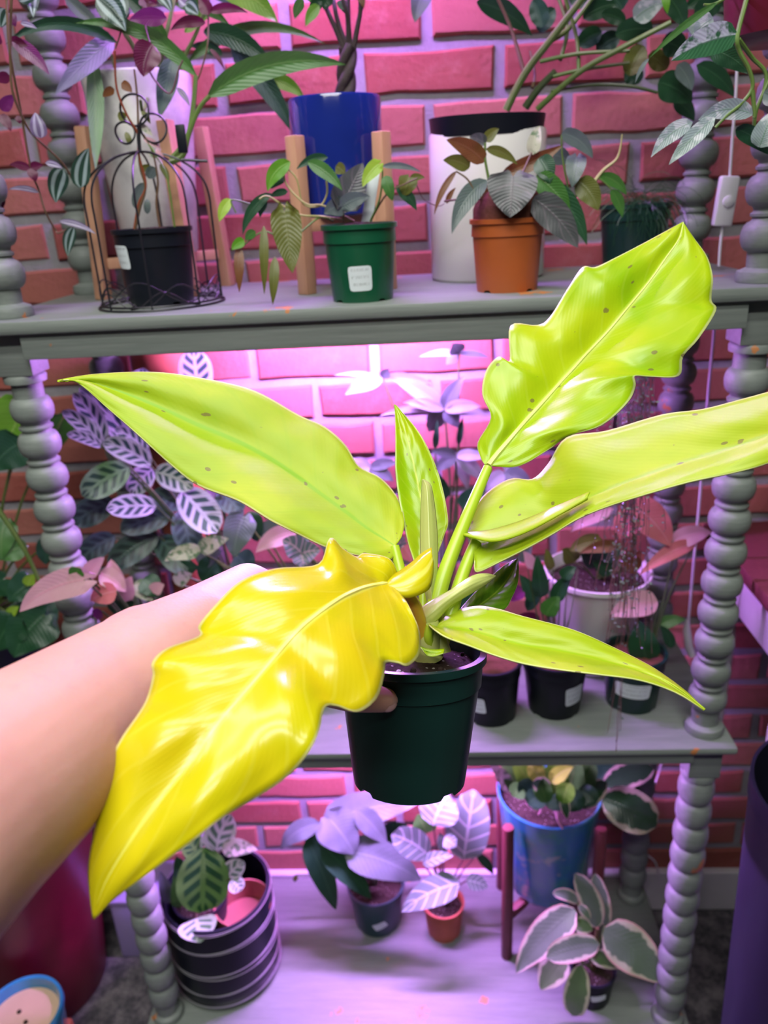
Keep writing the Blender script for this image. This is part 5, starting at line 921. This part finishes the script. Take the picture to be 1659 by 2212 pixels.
# --- peperomia
C = Vector((0.318, 0.040, Z3)); pe = thing('peperomia', C, 'variegated peperomia with cream and pink leaf margins in a small black pot', 'plant')
nursery_pot(pe, C, 0.0400, 0.0320, 0.068, 'black_plastic', soilz=.010); tag(pe, C, .036, ang(.004, .037), .026, .036, .016, slope=.11, tilt=.16)
Ype = 0.03; cc = C + Vector((0, 0, .06))
plant_leaves(pe, Ype, [(1304, 2009, 1428, 2122, 96, 'ovate', 'leaf_peperomia', -.0, -.03, .08), (1242, 1966, 1115, 2102, 70, 'ovate', 'leaf_peperomia', -.0, -.04, .08), (1294, 2040, 1180, 2068, 54, 'ellip', 'leaf_peperomia', -.03, -.06, .06), (1288, 2004, 1243, 1887, 48, 'ellip', 'leaf_peperomia', .02, .04), (1308, 1998, 1285, 1887, 40, 'ellip', 'leaf_peperomia', .03, .05), (1248, 1950, 1194, 1930, 26, 'ellip', 'leaf_peperomia', .02, .02, .16), (1218, 2066, 1168, 2138, 62, 'ovate', 'leaf_peperomia_green', -.01, -.03, .05), (1256, 2084, 1238, 2194, 54, 'ellip', 'leaf_peperomia_green', -.04, -.05), (1275, 2066, 1354, 2092, 36, 'ovate', 'leaf_peperomia_green', .0, .0), (1240, 1995, 1280, 2010, 34, 'ovate', 'leaf_peperomia_green', .0, .0), (1250, 1955, 1275, 1990, 20, 'lance', 'leaf_peperomia', .01, .0)], crown=cc)
vine(pe, [cc, PY(1285, 2060, .03), PY(1290, 2005, .03)], .0045, .0036, 'stem_brown')
# --- white cord at the lower right
c3 = thing('floor_cord', PY(1405, 1720, .28), 'thin white cord trailing down the wall behind the bottom shelf', 'cord')
vine(c3, [PY(1432, 1640, .29), PY(1420, 1680, .29), PY(1405, 1718, .285), PY(1380, 1760, .28), PY(1375, 1800, .28), PY(1390, 1838, .28), PY(1415, 1862, .285), PY(1422, 1890, .29)], .0018, .0018, 'cord_white', 'cord', 8)

# ================================================================== beside the etagere
# --- white console table on the right
tb_ = thing('console_table', Vector((0.78, 0.1, FLOOR)), 'white painted console table with a dark red top at the right edge', 'table')
zt = 0.80; x0, x1, y0, y1 = 0.535, 1.10, -0.03, 0.30
B().box(((x0 + x1) / 2, (y0 + y1) / 2, zt - .011), (x1 - x0 + .03, y1 - y0, .022), .003).out('tabletop', 'dark_red_wood', tb_)
B().box((x0 + .012, (y0 + y1) / 2, zt - .062), (.020, y1 - y0 - .06, .078), .002).out('apron', 'white_furniture_paint', tb_)
for y in (y0 + .03, y1 - .03): B().box(((x0 + x1) / 2, y, zt - .062), (x1 - x0 - .06, .018, .078), .002).out('apron', 'white_furniture_paint', tb_)
for x in (x0 + .022, x1 - .022):
    for y in (y0 + .025, y1 - .035):
        B().lathe([(0, FLOOR), (.014, FLOOR), (.018, FLOOR + .05), (.022, FLOOR + .4), (.026, zt - .2), (.020, zt - .16), (.028, zt - .14), (.028, zt - .101), (0, zt - .101)], (x, y, 0), 20).out('leg', 'white_furniture_paint', tb_)
tp_ = thing('terracotta_pot', Vector((0.672, 0.20, zt)), 'terracotta pot standing on the dark red tabletop at the right edge', 'pot')
B().lathe([(0, 0), (.045, 0), (.048, .003), (.060, .10), (.066, .10), (.066, .125), (.061, .125), (.056, .09), (.045, .012)], (0.672, 0.20, zt), 40).out('pot', 'terracotta', tp_)
# --- tall dark bin
xb = PY(1622, 1920, -.20).x + .112
bn = thing('dark_bin', Vector((xb, -0.20, FLOOR)), 'tall black plastic bin at the lower right corner', 'bin')
B().lathe([(0, 0), (.095, 0), (.100, .004), (.120, .74), (.122, .745), (.122, .775), (.118, .775), (.115, .74), (.095, .012)], (xb, -0.20, FLOOR), 56).out('bin_body', 'bin_plastic', bn)
# --- dark red floor planter, small blue pot, terracotta shard, lilac crate
C = Vector((PY(228, 2000, 0.145).x - .160, 0.145, FLOOR)); bg = thing('burgundy_planter', C, 'large dark burgundy floor planter at the lower left behind the forearm', 'pot')
B().lathe([(0, 0), (.115, 0), (.125, .006), (.152, .25), (.160, .40), (.165, .405), (.167, .425), (.160, .43), (.150, .42), (.140, .25), (.11, .02)], C, 64).out('planter', 'burgundy_glaze', bg)
C = PZ(44, 2185, .10); C.z = FLOOR; bl = thing('sky_blue_pot', C, 'glazed sky blue pot filled with beige material in the bottom left corner', 'pot')
B().lathe([(0, 0), (.050, 0), (.053, .003), (.066, .190), (.069, .204), (.067, .210), (.062, .208), (.058, .19), (.045, .01)], C, 56).out('pot', 'sky_blue_glaze', bl)
B().lathe([(0, .192), (.04, .1915), (.0590, .190)], C, 40).out('filling', 'beige_filling', bl)
for dx, dy in ((-.012, .012), (.008, -.006)): B().lathe([(0, .1945), (.0035, .1938), (.004, .1918)], C + Vector((dx, dy, 0)), 10).out('pebble', 'soil', bl)
p = PZ(152, 2240, 0.0); p.z = FLOOR; tr_ = thing('terracotta_shard', p, 'broken terracotta pot shard leaning beside the sky blue pot', 'shard')
B().box(p + Vector((0, 0, .075)), (.022, .016, .150), .004, Matrix.Rotation(-.03, 3, 'Y')).out('shard', 'terracotta', tr_)
C = Vector((-0.553, 0.245, FLOOR)); cr_ = thing('lilac_crate', C, 'lilac plastic crate on the floor between the burgundy planter and the shelf', 'crate')
B().box(C + Vector((0, 0, .075)), (.13, .10, .15), .006).out('crate_body', 'lilac_plastic', cr_)
B().box(C + Vector((0, 0, .156)), (.138, .108, .012), .003).out('lid', 'lilac_plastic', cr_)
# --- pothos at the far left behind the post
pd = thing('wall_shelf', Vector((-0.70, 0.325, 0.585)), 'small dark wooden wall shelf at the far left carrying the pothos', 'shelf')
B().box((-0.70, 0.235, 0.595), (.22, .18, .02), .003).out('board', 'mahogany_wood', pd)
for dx in (-.08, .08): B().box((-0.70 + dx, 0.27, 0.55), (.014, .110, .070), .002).out('bracket', 'mahogany_wood', pd)
C = Vector((-0.70, 0.205, 0.6052)); po = thing('pothos', C, 'glossy dark green pothos with yellow marbling at the far left edge', 'plant')
nursery_pot(po, C, .07, .055, .11, 'black_plastic'); cc = C + Vector((0, 0, .105)); Yq = .17
plant_leaves(po, Yq, [(60, 880, 10, 1000, 110, 'heart', 'leaf_bright_green', .0, -.02), (135, 905, 120, 980, 60, 'heart', 'leaf_green', .06, .06), (40, 960, -20, 1020, 90, 'heart', 'leaf_deep_green', -.02, -.04), (10, 1130, 5, 1210, 60, 'heart', 'leaf_green', -.04, -.06), (60, 1180, -10, 1210, 50, 'lance', 'leaf_green', -.04, -.06), (70, 1260, 20, 1300, 70, 'heart', 'leaf_deep_green', -.05, -.07), (40, 1300, 60, 1330, 70, 'heart', 'leaf_deep_green', -.05, -.06), (95, 1330, 30, 1420, 110, 'heart', 'leaf_deep_green', -.05, -.09), (30, 1340, -10, 1410, 90, 'heart', 'leaf_deep_green', -.07, -.09), (110, 1170, 100, 1220, 50, 'heart', 'leaf_deep_green', .03, .02), (10, 1250, -30, 1290, 70, 'heart', 'leaf_deep_green', -.05, -.06), (80, 1300, 120, 1350, 60, 'heart', 'leaf_deep_green', -.02, -.03), (60, 1265, 75, 1240, 26, 'ovate', 'leaf_lime', -.06, -.06), (20, 1330, 40, 1310, 22, 'ovate', 'leaf_lime', -.07, -.07)], crown=cc, stem='stem_green', sr=.0022)
vine(po, [PY(-10, 1090, .1), PY(30, 1150, .1), PY(60, 1200, .1), PY(85, 1255, .1)], .004, .003, 'stem_green')
vine(po, [PY(0, 1105, .14), PY(35, 1170, .14), PY(45, 1180, .14)], .003, .002, 'stem_green')
